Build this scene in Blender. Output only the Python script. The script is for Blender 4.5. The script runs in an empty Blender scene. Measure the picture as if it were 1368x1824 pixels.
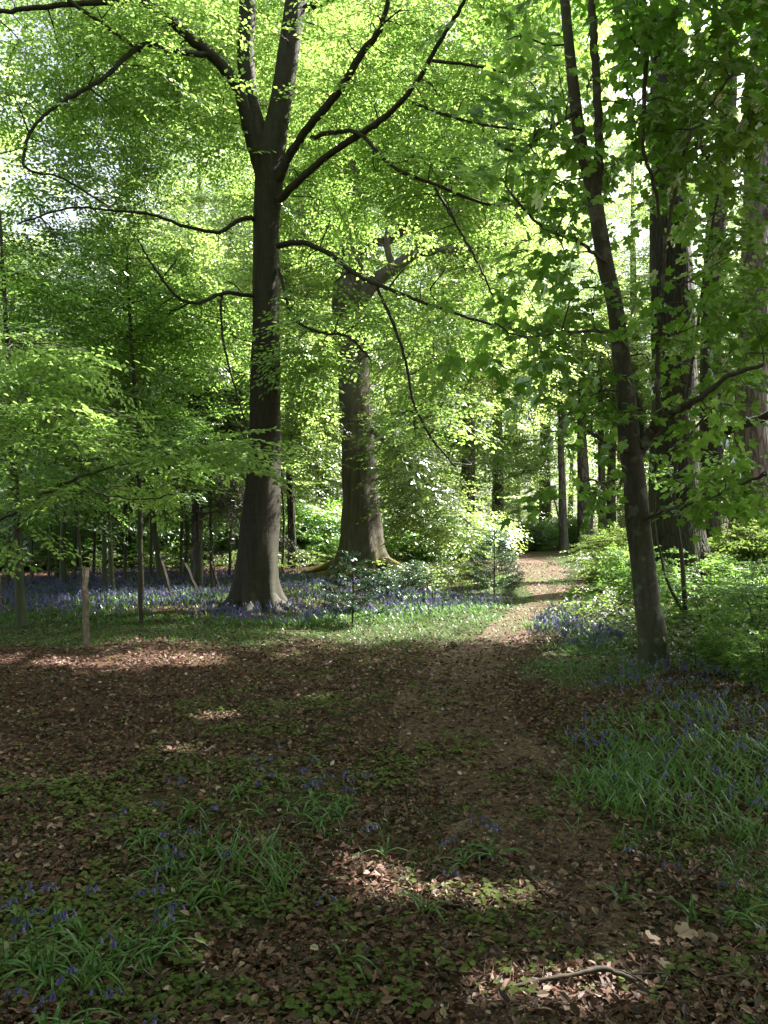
import bpy, math, numpy as np
from mathutils import Vector
R = math.radians
scene = bpy.context.scene
COL = scene.collection
F = 1418.0                      # focal length in photo pixels
CAMZ = 1.6
HOR = 930.0                     # photo row of the horizon
# ------------------------------------------------------------------ camera
cd = bpy.data.cameras.new('camera'); cam = bpy.data.objects.new('camera', cd); COL.objects.link(cam)
cam.location = (0, 0, CAMZ); cam.rotation_euler = (R(90), 0, 0)
cd.sensor_fit = 'VERTICAL'; cd.sensor_height = 36.0; cd.lens = 36.0 * F / 1824
cd.shift_y = (HOR - 912) / 1824.0
cd.clip_start = 0.05; cd.clip_end = 2000
scene.camera = cam
# ------------------------------------------------------------------ light
AZ, EL = R(58), R(47)
SUN = np.array([math.sin(AZ) * math.cos(EL), math.cos(AZ) * math.cos(EL), math.sin(EL)])
w = bpy.data.worlds.new('World'); scene.world = w; w.use_nodes = True
nt = w.node_tree; nt.nodes.clear()
sky = nt.nodes.new('ShaderNodeTexSky'); sky.sky_type = 'NISHITA'; sky.sun_disc = False
sky.sun_elevation = EL; sky.sun_rotation = AZ; sky.air_density = 1.0; sky.dust_density = 4.0; sky.ozone_density = 1.0
bg = nt.nodes.new('ShaderNodeBackground'); bg.inputs[1].default_value = 0.07
wo = nt.nodes.new('ShaderNodeOutputWorld')
hs = nt.nodes.new('ShaderNodeHueSaturation'); hs.inputs['Saturation'].default_value = 0.45; hs.inputs['Value'].default_value = 1.15   # sky colour washed paler and slightly brighter
nt.links.new(sky.outputs[0], hs.inputs['Color']); nt.links.new(hs.outputs[0], bg.inputs[0]); nt.links.new(bg.outputs[0], wo.inputs[0])
sd = bpy.data.lights.new('sun', 'SUN'); so = bpy.data.objects.new('sun', sd); COL.objects.link(so)
sd.energy = 5.0; sd.angle = R(0.53); sd.color = (1.0, 0.95, 0.86)
so.rotation_euler = Vector(SUN).to_track_quat('Z', 'Y').to_euler(); so.location = (20, 10, 40)
scene.view_settings.view_transform = 'Standard'; scene.view_settings.look = 'None'
scene.view_settings.exposure = 2.55; scene.view_settings.gamma = 1.0
scene.render.engine = 'CYCLES'
cy = scene.cycles
cy.max_bounces = 7; cy.diffuse_bounces = 5; cy.glossy_bounces = 2; cy.transmission_bounces = 5
cy.transparent_max_bounces = 4; cy.use_denoising = True; cy.caustics_reflective = False; cy.caustics_refractive = False
cy.sample_clamp_indirect = 6.0
try:
    cy.denoiser = 'OPENIMAGEDENOISE'; cy.denoising_input_passes = 'RGB_ALBEDO_NORMAL'
except Exception: pass

# ------------------------------------------------------------------ geometry helpers
def P(u, v, Y): return np.array([(u - 684) / F * Y, Y, CAMZ + (HOR - v) / F * Y])
def G(u, v):
    Y = CAMZ * F / (v - HOR); return np.array([(u - 684) / F * Y, Y, 0.0])
def height(x, y):
    h = 0.025 * np.sin(x * 1.3 + 0.5 * y) + 0.02 * np.sin(y * 1.1 - x * 0.7 + 1) + 0.012 * np.sin(x * 3.1 + y * 2.3) + 0.010 * np.sin(x * 5.3 - y * 4.1)
    h = h + 0.55 * np.exp(-(((x - 12.5) / 4.5) ** 2 + ((y - 30) / 7.0) ** 2))
    h = h + 0.8 * np.clip((y - 42) / 40, 0, 1)
    return h
def sm(x): x = np.clip(x, 0, 1); return x * x * (3 - 2 * x)
def vnoise(x, y, s=1.0, seed=0):
    """cheap smooth value noise in [0,1]"""
    x = np.asarray(x) * s; y = np.asarray(y) * s
    xi = np.floor(x); yi = np.floor(y); fx = x - xi; fy = y - yi
    def h(a, b):
        t = np.sin(a * 127.1 + b * 311.7 + seed * 74.7) * 43758.5453
        return t - np.floor(t)
    fx = fx * fx * (3 - 2 * fx); fy = fy * fy * (3 - 2 * fy)
    return (h(xi, yi) * (1 - fx) + h(xi + 1, yi) * fx) * (1 - fy) + (h(xi, yi + 1) * (1 - fx) + h(xi + 1, yi + 1) * fx) * fy

class Geo:
    def __init__(s): s.v = []; s.f = []; s.n = 0
    def add(s, verts, faces, mat=0, rnd=0.5, smooth=False):
        verts = np.asarray(verts, np.float32).reshape(-1, 3); faces = np.asarray(faces, np.int32)
        if len(faces) == 0: return
        r = np.empty(len(faces), np.float32); r[:] = rnd
        s.v.append(verts); s.f.append((faces + s.n, mat, r, smooth)); s.n += len(verts)
    def inst(s, verts, pats, mat=0, rnd=None, smooth=False):
        """verts (M, nv, 3), pats list of index tuples used for each of the M copies"""
        M, nv, _ = verts.shape
        off = (np.arange(M) * nv)[:, None]
        base = s.n
        s.v.append(verts.reshape(-1, 3).astype(np.float32)); s.n += M * nv
        for p in pats:
            s.f.append(((np.array(p)[None, :] + off + base).astype(np.int32), mat, np.broadcast_to(np.asarray(rnd if rnd is not None else 0.5, np.float32), (M,)), smooth))
    def build(s, name, mats, parent=None, **props):
        me = bpy.data.meshes.new(name)
        V = np.concatenate(s.v); nf = sum(len(f[0]) for f in s.f)
        loops = np.concatenate([f[0].ravel() for f in s.f]); tot = np.concatenate([np.full(len(f[0]), f[0].shape[1], np.int32) for f in s.f])
        start = np.concatenate([[0], np.cumsum(tot)[:-1]]).astype(np.int32)
        me.vertices.add(len(V)); me.vertices.foreach_set('co', V.ravel())
        me.loops.add(len(loops)); me.loops.foreach_set('vertex_index', loops)
        me.polygons.add(nf); me.polygons.foreach_set('loop_start', start)
        me.polygons.foreach_set('material_index', np.concatenate([np.full(len(f[0]), f[1], np.int32) for f in s.f]))
        me.polygons.foreach_set('use_smooth', np.concatenate([np.full(len(f[0]), f[3], bool) for f in s.f]))
        me.update(calc_edges=True)
        a = me.attributes.new('rnd', 'FLOAT', 'FACE'); a.data.foreach_set('value', np.concatenate([f[2] for f in s.f]).astype(np.float32))
        for m in (mats if isinstance(mats, (list, tuple)) else [mats]): me.materials.append(m)
        o = bpy.data.objects.new(name, me); COL.objects.link(o)
        if parent is not None: o.parent = parent
        for k, x in props.items(): o[k] = x
        return o

def thing(name, label, cat, loc, group=None, rz=0.0):
    o = bpy.data.objects.new(name, None); COL.objects.link(o); o.location = loc; o.rotation_euler = (0, 0, rz)
    o.empty_display_size = 0.2
    o['label'] = label; o['category'] = cat
    if group: o['group'] = group
    return o
def copy_thing(src, label, loc, rz=0.0, sc=1.0, group=None):
    c = src.copy(); COL.objects.link(c); c.location = loc; c.rotation_euler = (0, 0, rz); c.scale = (sc, sc, sc) if np.isscalar(sc) else sc
    c['label'] = label
    if group: c['group'] = group
    for ch in src.children:
        d = ch.copy(); COL.objects.link(d); d.parent = c
    return c

def norm(a): return a / np.maximum(np.linalg.norm(a, axis=-1, keepdims=True), 1e-9)
def smooth_path(pts, n=6):
    """Catmull-Rom over rows (x,y,z,r)"""
    pts = np.asarray(pts, float)
    if len(pts) < 3: 
        t = np.linspace(0, 1, n + 1)[:, None]; return pts[0] * (1 - t) + pts[-1] * t
    p = np.vstack([2 * pts[0] - pts[1], pts, 2 * pts[-1] - pts[-2]]); out = []
    for i in range(1, len(p) - 2):
        a, b, c, d = p[i - 1], p[i], p[i + 1], p[i + 2]
        for k in range(n):
            t = k / n
            out.append(0.5 * ((2 * b) + (-a + c) * t + (2 * a - 5 * b + 4 * c - d) * t * t + (-a + 3 * b - 3 * c + d) * t ** 3))
    out.append(p[-2]); out = np.array(out); out[:, 3] = np.maximum(out[:, 3], 0.002)
    return out
def tube(g, path, sides=8, mat=0, mod=None, smooth=True, rnd=0.5):
    path = np.asarray(path, float); p = path[:, :3]; r = path[:, 3]; n = len(p)
    t = norm(np.gradient(p, axis=0))
    ref = np.array([0, 1.0, 0]) if abs(t[:, 2]).mean() > 0.6 else np.array([0, 0, 1.0])
    x = np.zeros((n, 3)); x0 = np.cross(t[0], ref); x0 /= max(np.linalg.norm(x0), 1e-6)
    for i in range(n):
        x0 = x0 - t[i] * (x0 @ t[i]); x0 /= max(np.linalg.norm(x0), 1e-6); x[i] = x0
    y = np.cross(t, x)
    th = np.linspace(0, 2 * math.pi, sides, endpoint=False)
    rr = np.repeat(r[:, None], sides, 1)
    if mod is not None: rr = rr * mod(p, th)
    V = p[:, None] + rr[..., None] * (np.cos(th)[None, :, None] * x[:, None] + np.sin(th)[None, :, None] * y[:, None])
    i = np.arange(n - 1)[:, None] * sides; j = np.arange(sides)[None]; k = (j + 1) % sides
    Q = np.stack([i + j, i + k, i + sides + k, i + sides + j], -1).reshape(-1, 4)
    g.add(V.reshape(-1, 3), Q, mat, rnd, smooth)
    cap = np.arange(sides)[None] + (n - 1) * sides
    g.f.append((np.asarray(cap, np.int32) + g.n - n * sides, mat, np.array([0.5], np.float32), False))

# ------------------------------------------------------------------ leaf templates
LO = ([(0, 0, 0), (0.45, 0.30, 0.05), (1, 0, -0.08), (0.45, -0.30, 0.05)], [(0, 1, 2, 3)])
HI = ([(0, 0, 0), (0.3, 0.27, 0.05), (0.7, 0.24, 0.04), (1, 0, -0.10), (0.7, -0.24, 0.04), (0.3, -0.27, 0.05)], [(0, 3, 2, 1), (0, 5, 4, 3)])
RND = ([(0, 0, 0), (0.15, 0.36, 0.03), (0.65, 0.46, 0.06), (1, 0, -0.04), (0.65, -0.46, 0.06), (0.15, -0.36, 0.03)], HI[1])
_m = [(0.0, 0.0), (-0.12, 0.22), (0.10, 0.50), (0.24, 0.36), (0.42, 0.62), (0.66, 0.60), (0.60, 0.24), (0.82, 0.22), (1.05, 0.0)]
MV = [(x, y, 0.10 * y - 0.22 * x * x) for x, y in _m] + [(x, -y, 0.10 * y - 0.22 * x * x) for x, y in _m[1:-1]]
MAPLE = (MV, [tuple(range(9))[::-1], (0,) + tuple(range(9, 16)) + (8,)])
def rot_from(d, nrm):
    """rows: matrices with columns d (x axis), side, n"""
    d = norm(d); s = norm(np.cross(nrm, d)); n = np.cross(d, s)
    return np.stack([d, s, n], -1)
def leaf_verts(pos, d, nrm, size, shape):
    base = np.array(shape[0]); M = rot_from(d, nrm)
    return pos[:, None] + np.einsum('mij,vj->mvi', M, base) * size[:, None, None]

def spray_template(rng, L=0.8, leaf=0.075, nside=8, per=5, twig=True, jit=0.30, width=0.45):
    pos, dr = [], []; tw = []
    def line(a, b, n, side0=1, lf=1.0):
        a = np.array(a, float); b = np.array(b, float); d = (b - a)[:2]; d = d / max(np.linalg.norm(d), 1e-6); s = side0
        tw.append((a, b))
        for i in range(n):
            t = (i + 0.8) / n; c = a + (b - a) * t
            ang = s * R(rng.uniform(35, 60)) if i < n - 1 else 0
            q = np.array([d[0] * math.cos(ang) - d[1] * math.sin(ang), d[0] * math.sin(ang) + d[1] * math.cos(ang), rng.uniform(-0.35, 0.12)])
            pos.append(c); dr.append(q); s = -s
    line((0, 0, 0), (L, 0, -0.10 * L), 5)
    for i in range(nside):
        t = 0.12 + 0.78 * i / nside; s = 1 if i % 2 else -1
        l = width * L * (1 - 0.6 * t) * rng.uniform(0.7, 1.15); a = np.array([t * L, 0, -0.10 * L * t * t]); an = R(rng.uniform(38, 58))
        line(a, a + np.array([l * math.cos(an), s * l * math.sin(an), rng.uniform(-0.1, 0.06) * l]), per, s)
    pos = np.array(pos); dr = norm(np.array(dr)); n = len(pos)
    nrm = norm(np.stack([rng.normal(0, jit, n), rng.normal(0, jit, n), np.ones(n)], -1))
    size = leaf * rng.uniform(0.7, 1.2, n)
    return dict(pos=pos, d=dr, n=nrm, s=size, tw=tw if twig else [])
def stamp(g, rng, tmpl, pos, d, nrm, scale, shape, mat=0, twmat=1, tww=0.0025, rnd=None):
    """instances of a leaf template (list of templates chosen at random)"""
    pos = np.asarray(pos, float); N = len(pos)
    if N == 0: return
    M = rot_from(np.asarray(d, float), np.asarray(nrm, float)); which = rng.integers(0, len(tmpl), N); scale = np.broadcast_to(np.asarray(scale, float), (N,))
    if rnd is None: rnd = rng.random(N)
    for k, T in enumerate(tmpl):
        idx = np.where(which == k)[0]
        if len(idx) == 0: continue
        m = M[idx]; sc = scale[idx]
        p = pos[idx][:, None] + np.einsum('nij,kj->nki', m, T['pos']) * sc[:, None, None]
        dd = np.einsum('nij,kj->nki', m, T['d']); nn = np.einsum('nij,kj->nki', m, T['n'])
        s = T['s'][None] * sc[:, None]
        K = len(T['pos'])
        r = np.clip(rnd[idx][:, None] * 0.55 + rng.random((len(idx), K)) * 0.45, 0, 1).ravel()
        ok = ~(lit_spot(p.reshape(-1, 3)) | in_window(p.reshape(-1, 3), rng)) if shape is not RND else np.ones(p.shape[0] * p.shape[1], bool)
        if tmpl is T_CANOPY: ok &= sun_open(p.reshape(-1, 3), rng, 0.95)
        V = leaf_verts(p.reshape(-1, 3)[ok], dd.reshape(-1, 3)[ok], nn.reshape(-1, 3)[ok], s.ravel()[ok], shape)
        g.inst(V, shape[1], mat, r[ok], False)
        if T['tw'] and tww > 0:
            A = np.array([a for a, b in T['tw']]); B = np.array([b for a, b in T['tw']]); W = norm(np.cross(B - A, [0, 0, 1.0])) * tww
            q = np.stack([A - W, A + W, B + W * .4, B - W * .4], 1)            # (K,4,3)
            Z = np.array([0, 0, tww * 0.9])
            q2 = np.stack([A - Z, A + Z, B + Z * .4, B - Z * .4], 1)
            for qq in (q, q2):
                VV = pos[idx][:, None, None] + np.einsum('nij,kvj->nkvi', m, qq) * sc[:, None, None, None]
                g.inst(VV.reshape(-1, 4, 3), [(0, 1, 2, 3)], twmat, 0.5, False)

rng0 = np.random.default_rng(5)
T_BEECH = [spray_template(rng0, 0.85, 0.078, 8, 5) for _ in range(6)]
T_BEECH_NEAR = [spray_template(rng0, 0.75, 0.072, 8, 5, jit=0.25) for _ in range(6)]
T_FAR = [spray_template(rng0, 1.3, 0.16, 6, 4, twig=False, jit=0.35, width=0.6) for _ in range(6)]
T_CANOPY = [spray_template(rng0, 1.3, 0.17, 7, 4, twig=False, jit=0.4, width=0.6) for _ in range(5)]
T_VFAR = [spray_template(rng0, 2.4, 0.34, 6, 4, twig=False, jit=0.45, width=0.6) for _ in range(5)]
T_MAPLE = [spray_template(rng0, 0.5, 0.098, 2, 2, jit=0.35, width=0.6) for _ in range(6)]
T_BUSH = [spray_template(rng0, 0.32, 0.055, 4, 3, jit=0.4) for _ in range(5)]
T_ROUND = [spray_template(rng0, 0.5, 0.085, 5, 4, jit=0.45) for _ in range(5)]

# ------------------------------------------------------------------ materials
def mat_new(name):
    m = bpy.data.materials.new(name); m.use_nodes = True; m.node_tree.nodes.clear(); return m, m.node_tree
def nd(t, kind, **kw):
    n = t.nodes.new(kind)
    for k, v in kw.items(): setattr(n, k, v)
    return n
def ramp(t, stops, fac=None):
    n = nd(t, 'ShaderNodeValToRGB'); e = n.color_ramp.elements
    while len(e) < len(stops): e.new(0.5)
    for i, (p, c) in enumerate(stops): e[i].position = p; e[i].color = (*c, 1)
    if fac is not None: t.links.new(fac, n.inputs[0])
    return n
def leaf_mat(name, refl, trans, gloss=0.04, rough=0.35, tr=0.55):
    m, t = mat_new(name); L = t.links.new
    at = nd(t, 'ShaderNodeAttribute', attribute_name='rnd')
    geo = nd(t, 'ShaderNodeNewGeometry'); nz = nd(t, 'ShaderNodeTexNoise'); nz.inputs['Scale'].default_value = 0.6; nz.inputs['Detail'].default_value = 2
    L(geo.outputs['Position'], nz.inputs['Vector'])
    mx = nd(t, 'ShaderNodeMath', operation='MULTIPLY_ADD'); L(at.outputs['Fac'], mx.inputs[0]); mx.inputs[1].default_value = 0.6
    nm = nd(t, 'ShaderNodeMath', operation='MULTIPLY'); L(nz.outputs['Fac'], nm.inputs[0]); nm.inputs[1].default_value = 0.4; L(nm.outputs[0], mx.inputs[2])
    r1 = ramp(t, [(0.05, refl[0]), (0.95, refl[1])], mx.outputs[0]); r2 = ramp(t, [(0.05, trans[0]), (0.95, trans[1])], mx.outputs[0])
    d = nd(t, 'ShaderNodeBsdfDiffuse'); L(r1.outputs[0], d.inputs[0]); tl = nd(t, 'ShaderNodeBsdfTranslucent'); L(r2.outputs[0], tl.inputs[0])
    ms = nd(t, 'ShaderNodeMixShader'); ms.inputs[0].default_value = tr; L(d.outputs[0], ms.inputs[1]); L(tl.outputs[0], ms.inputs[2])
    gl = nd(t, 'ShaderNodeBsdfGlossy'); gl.inputs['Roughness'].default_value = rough; gl.inputs[0].default_value = (0.9, 0.95, 1, 1)
    fr = nd(t, 'ShaderNodeFresnel'); fr.inputs[0].default_value = 1.4
    fm = nd(t, 'ShaderNodeMath', operation='MULTIPLY'); L(fr.outputs[0], fm.inputs[0]); fm.inputs[1].default_value = gloss * 5
    m2 = nd(t, 'ShaderNodeMixShader'); L(fm.outputs[0], m2.inputs[0]); L(ms.outputs[0], m2.inputs[1]); L(gl.outputs[0], m2.inputs[2])
    o = nd(t, 'ShaderNodeOutputMaterial'); L(m2.outputs[0], o.inputs[0]); return m
def bark_mat(name, c0, c1, moss=(0.05, 0.075, 0.02), mossz=(0.2, 2.5, 0.5), stretch=(6, 6, 1.2), bump=0.35, scale=3.0, patch=0.0, fissure=0.0, bands=0.0):
    m, t = mat_new(name); L = t.links.new
    geo = nd(t, 'ShaderNodeNewGeometry'); mp = nd(t, 'ShaderNodeMapping'); mp.inputs['Scale'].default_value = stretch; L(geo.outputs['Position'], mp.inputs[0])
    n1 = nd(t, 'ShaderNodeTexNoise'); n1.inputs['Scale'].default_value = scale; n1.inputs['Detail'].default_value = 6; n1.inputs['Roughness'].default_value = 0.65; L(mp.outputs[0], n1.inputs[0])
    n2 = nd(t, 'ShaderNodeTexNoise'); n2.inputs['Scale'].default_value = 2.2; n2.inputs['Detail'].default_value = 5; L(geo.outputs['Position'], n2.inputs[0])
    cr = ramp(t, [(0.3, c0), (0.7, c1)], n1.outputs[0])
    col = cr.outputs[0]; hgt = n1.outputs[0]
    if fissure:
        vo = nd(t, 'ShaderNodeTexVoronoi', feature='DISTANCE_TO_EDGE'); vo.inputs['Scale'].default_value = fissure
        mp2 = nd(t, 'ShaderNodeMapping'); mp2.inputs['Scale'].default_value = (1, 1, 0.16); 
        wv = nd(t, 'ShaderNodeMixRGB', blend_type='ADD'); wv.inputs[0].default_value = 0.12; L(geo.outputs['Position'], wv.inputs[1]); L(n2.outputs['Color'], wv.inputs[2])
        L(wv.outputs[0], mp2.inputs[0]); L(mp2.outputs[0], vo.inputs['Vector'])
        rr = ramp(t, [(0.0, (0.12, 0.12, 0.12)), (0.22, (1, 1, 1))], vo.outputs['Distance'])
        mu = nd(t, 'ShaderNodeMixRGB', blend_type='MULTIPLY'); mu.inputs[0].default_value = 0.75; L(col, mu.inputs[1]); L(rr.outputs[0], mu.inputs[2]); col = mu.outputs[0]
        ad = nd(t, 'ShaderNodeMath', operation='MULTIPLY_ADD'); L(rr.outputs[0], ad.inputs[0]); ad.inputs[1].default_value = 1.2; L(n1.outputs[0], ad.inputs[2]); hgt = ad.outputs[0]
    if bands:
        mp3 = nd(t, 'ShaderNodeMapping'); mp3.inputs['Scale'].default_value = (1.2, 1.2, 14); L(geo.outputs['Position'], mp3.inputs[0])
        n3 = nd(t, 'ShaderNodeTexNoise'); n3.inputs['Scale'].default_value = 1.5; n3.inputs['Detail'].default_value = 4; L(mp3.outputs[0], n3.inputs[0])
        rb = ramp(t, [(0.35, (0.72, 0.72, 0.72)), (0.65, (1.15, 1.15, 1.12))], n3.outputs[0])
        mu = nd(t, 'ShaderNodeMixRGB', blend_type='MULTIPLY'); mu.inputs[0].default_value = bands; L(col, mu.inputs[1]); L(rb.outputs[0], mu.inputs[2]); col = mu.outputs[0]
        ad = nd(t, 'ShaderNodeMath', operation='MULTIPLY_ADD'); L(n3.outputs[0], ad.inputs[0]); ad.inputs[1].default_value = 0.8; L(hgt, ad.inputs[2]); hgt = ad.outputs[0]
    if patch:
        n4 = nd(t, 'ShaderNodeTexNoise'); n4.inputs['Scale'].default_value = 7; n4.inputs['Detail'].default_value = 6; L(geo.outputs['Position'], n4.inputs[0])
        rp = ramp(t, [(0.56, (0, 0, 0)), (0.62, (1, 1, 1))], n4.outputs[0]); mm = nd(t, 'ShaderNodeMath', operation='MULTIPLY'); L(rp.outputs[0], mm.inputs[0]); mm.inputs[1].default_value = patch
        mu = nd(t, 'ShaderNodeMixRGB'); L(mm.outputs[0], mu.inputs[0]); L(col, mu.inputs[1]); mu.inputs[2].default_value = (0.16, 0.16, 0.13, 1); col = mu.outputs[0]
    # algae / moss low on the trunk and in broad patches
    sx = nd(t, 'ShaderNodeSeparateXYZ'); L(geo.outputs['Position'], sx.inputs[0])
    mr = nd(t, 'ShaderNodeMapRange'); L(sx.outputs[2], mr.inputs[0]); mr.inputs[1].default_value = mossz[0]; mr.inputs[2].default_value = mossz[1]; mr.inputs[3].default_value = 0.30; mr.inputs[4].default_value = 0.0
    ma = nd(t, 'ShaderNodeMath', operation='ADD'); L(mr.outputs[0], ma.inputs[0]); L(n2.outputs[0], ma.inputs[1])
    rm = ramp(t, [(0.55, (0, 0, 0)), (0.75, (1, 1, 1))], ma.outputs[0]); mm = nd(t, 'ShaderNodeMath', operation='MULTIPLY'); L(rm.outputs[0], mm.inputs[0]); mm.inputs[1].default_value = mossz[2]
    mu = nd(t, 'ShaderNodeMixRGB'); L(mm.outputs[0], mu.inputs[0]); L(col, mu.inputs[1]); mu.inputs[2].default_value = (*moss, 1)
    bs = nd(t, 'ShaderNodeBsdfPrincipled'); L(mu.outputs[0], bs.inputs['Base Color']); bs.inputs['Roughness'].default_value = 0.75; bs.inputs['Specular IOR Level'].default_value = 0.3
    bp = nd(t, 'ShaderNodeBump'); bp.inputs['Strength'].default_value = bump; bp.inputs['Distance'].default_value = 0.03; L(hgt, bp.inputs['Height']); L(bp.outputs[0], bs.inputs['Normal'])
    o = nd(t, 'ShaderNodeOutputMaterial'); L(bs.outputs[0], o.inputs[0]); return m
def flat_mat(name, stops, rough=0.7, trans=0.0, spec=0.3, scale=0):
    """per-piece colour from the rnd attribute"""
    m, t = mat_new(name); L = t.links.new
    at = nd(t, 'ShaderNodeAttribute', attribute_name='rnd'); r = ramp(t, stops, at.outputs['Fac'])
    col = r.outputs[0]
    if scale:
        geo = nd(t, 'ShaderNodeNewGeometry'); n = nd(t, 'ShaderNodeTexNoise'); n.inputs['Scale'].default_value = scale; n.inputs['Detail'].default_value = 4; L(geo.outputs['Position'], n.inputs[0])
        rb = ramp(t, [(0.3, (0.55, 0.55, 0.55)), (0.7, (1.3, 1.3, 1.3))], n.outputs[0]); mu = nd(t, 'ShaderNodeMixRGB', blend_type='MULTIPLY'); mu.inputs[0].default_value = 1; L(col, mu.inputs[1]); L(rb.outputs[0], mu.inputs[2]); col = mu.outputs[0]
    bs = nd(t, 'ShaderNodeBsdfPrincipled'); L(col, bs.inputs['Base Color']); bs.inputs['Roughness'].default_value = rough; bs.inputs['Specular IOR Level'].default_value = spec
    sh = bs.outputs[0]
    if trans:
        tl = nd(t, 'ShaderNodeBsdfTranslucent'); L(col, tl.inputs[0]); ms = nd(t, 'ShaderNodeMixShader'); ms.inputs[0].default_value = trans; L(sh, ms.inputs[1]); L(tl.outputs[0], ms.inputs[2]); sh = ms.outputs[0]
    o = nd(t, 'ShaderNodeOutputMaterial'); L(sh, o.inputs[0]); return m

M_BEECH = leaf_mat('beech_leaf', ((0.055, 0.12, 0.018), (0.12, 0.20, 0.03)), ((0.26, 0.48, 0.09), (0.54, 0.74, 0.20)))
M_BEECH_FAR = leaf_mat('far_leaf', ((0.07, 0.13, 0.02), (0.13, 0.20, 0.035)), ((0.36, 0.56, 0.12), (0.60, 0.75, 0.24)))
M_MAPLE = leaf_mat('sycamore_leaf', ((0.035, 0.085, 0.015), (0.07, 0.14, 0.02)), ((0.19, 0.42, 0.05), (0.38, 0.62, 0.10)), gloss=0.045)
M_HAZEL = leaf_mat('young_leaf', ((0.045, 0.11, 0.02), (0.09, 0.17, 0.03)), ((0.20, 0.42, 0.07), (0.38, 0.60, 0.13)), gloss=0.05)
M_HERB = leaf_mat('herb_leaf', ((0.05, 0.085, 0.022), (0.13, 0.16, 0.05)), ((0.12, 0.22, 0.035), (0.30, 0.40, 0.09)), gloss=0.015)
M_COVER = leaf_mat('cover_leaf', ((0.06, 0.10, 0.028), (0.21, 0.23, 0.09)), ((0.13, 0.22, 0.05), (0.34, 0.40, 0.13)), gloss=0.012)
M_GRASS = leaf_mat('blade', ((0.04, 0.10, 0.028), (0.10, 0.18, 0.045)), ((0.09, 0.22, 0.04), (0.22, 0.37, 0.07)), gloss=0.012, rough=0.4, tr=0.4)
M_FIR = leaf_mat('fir_needle', ((0.025, 0.06, 0.035), (0.08, 0.12, 0.07)), ((0.03, 0.08, 0.03), (0.06, 0.13, 0.05)), gloss=0.008, tr=0.2)
M_BELL = flat_mat('bluebell_petal', [(0.0, (0.06, 0.05, 0.17)), (0.6, (0.12, 0.095, 0.28)), (1.0, (0.22, 0.19, 0.42))], 0.5, 0.35)
M_LITTER = flat_mat('dead_leaf', [(0.0, (0.022, 0.012, 0.009)), (0.3, (0.065, 0.030, 0.020)), (0.6, (0.15, 0.065, 0.042)), (0.8, (0.20, 0.12, 0.085)), (0.95, (0.36, 0.26, 0.21)), (1.0, (0.5, 0.4, 0.34))], 0.6, 0.15, 0.4)
M_STICK = flat_mat('dead_wood', [(0, (0.02, 0.016, 0.012)), (1, (0.055, 0.043, 0.032))], 0.85, scale=30)
M_STAKE = flat_mat('weathered_stake', [(0, (0.13, 0.10, 0.075)), (1, (0.20, 0.16, 0.12))], 0.85, scale=18)
M_PALE = flat_mat('cut_wood', [(0, (0.22, 0.13, 0.11)), (1, (0.5, 0.36, 0.32))], 0.85, scale=12)
M_WOOD = flat_mat('twig_bark', [(0, (0.03, 0.025, 0.018)), (1, (0.06, 0.05, 0.035))], 0.8)
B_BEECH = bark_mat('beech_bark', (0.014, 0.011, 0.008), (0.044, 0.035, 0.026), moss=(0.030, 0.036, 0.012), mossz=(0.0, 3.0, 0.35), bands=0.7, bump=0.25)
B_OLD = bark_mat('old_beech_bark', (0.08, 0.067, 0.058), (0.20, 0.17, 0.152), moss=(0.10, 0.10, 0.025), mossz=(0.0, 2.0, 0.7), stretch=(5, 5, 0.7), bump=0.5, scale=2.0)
B_OAK = bark_mat('oak_bark', (0.015, 0.012, 0.009), (0.045, 0.036, 0.028), mossz=(0, 3, 0.35), fissure=11.0, bump=0.9)
B_SYC = bark_mat('sycamore_bark', (0.035, 0.029, 0.022), (0.085, 0.07, 0.055), mossz=(0, 2.0, 0.3), patch=0.6, bump=0.35, scale=5, bands=0.3)
B_SAP = bark_mat('sapling_bark', (0.03, 0.026, 0.02), (0.075, 0.065, 0.05), mossz=(0, 4, 0.5), bump=0.3)
B_MOSSY = bark_mat('mossy_root_bark', (0.10, 0.08, 0.05), (0.2, 0.16, 0.1), moss=(0.17, 0.15, 0.02), mossz=(0.0, 1.0, 0.9), bump=0.5)
B_FAR = bark_mat('far_bark', (0.11, 0.09, 0.08), (0.21, 0.18, 0.16), mossz=(0, 3, 0.3), bump=0.5, fissure=7.0)

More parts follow.
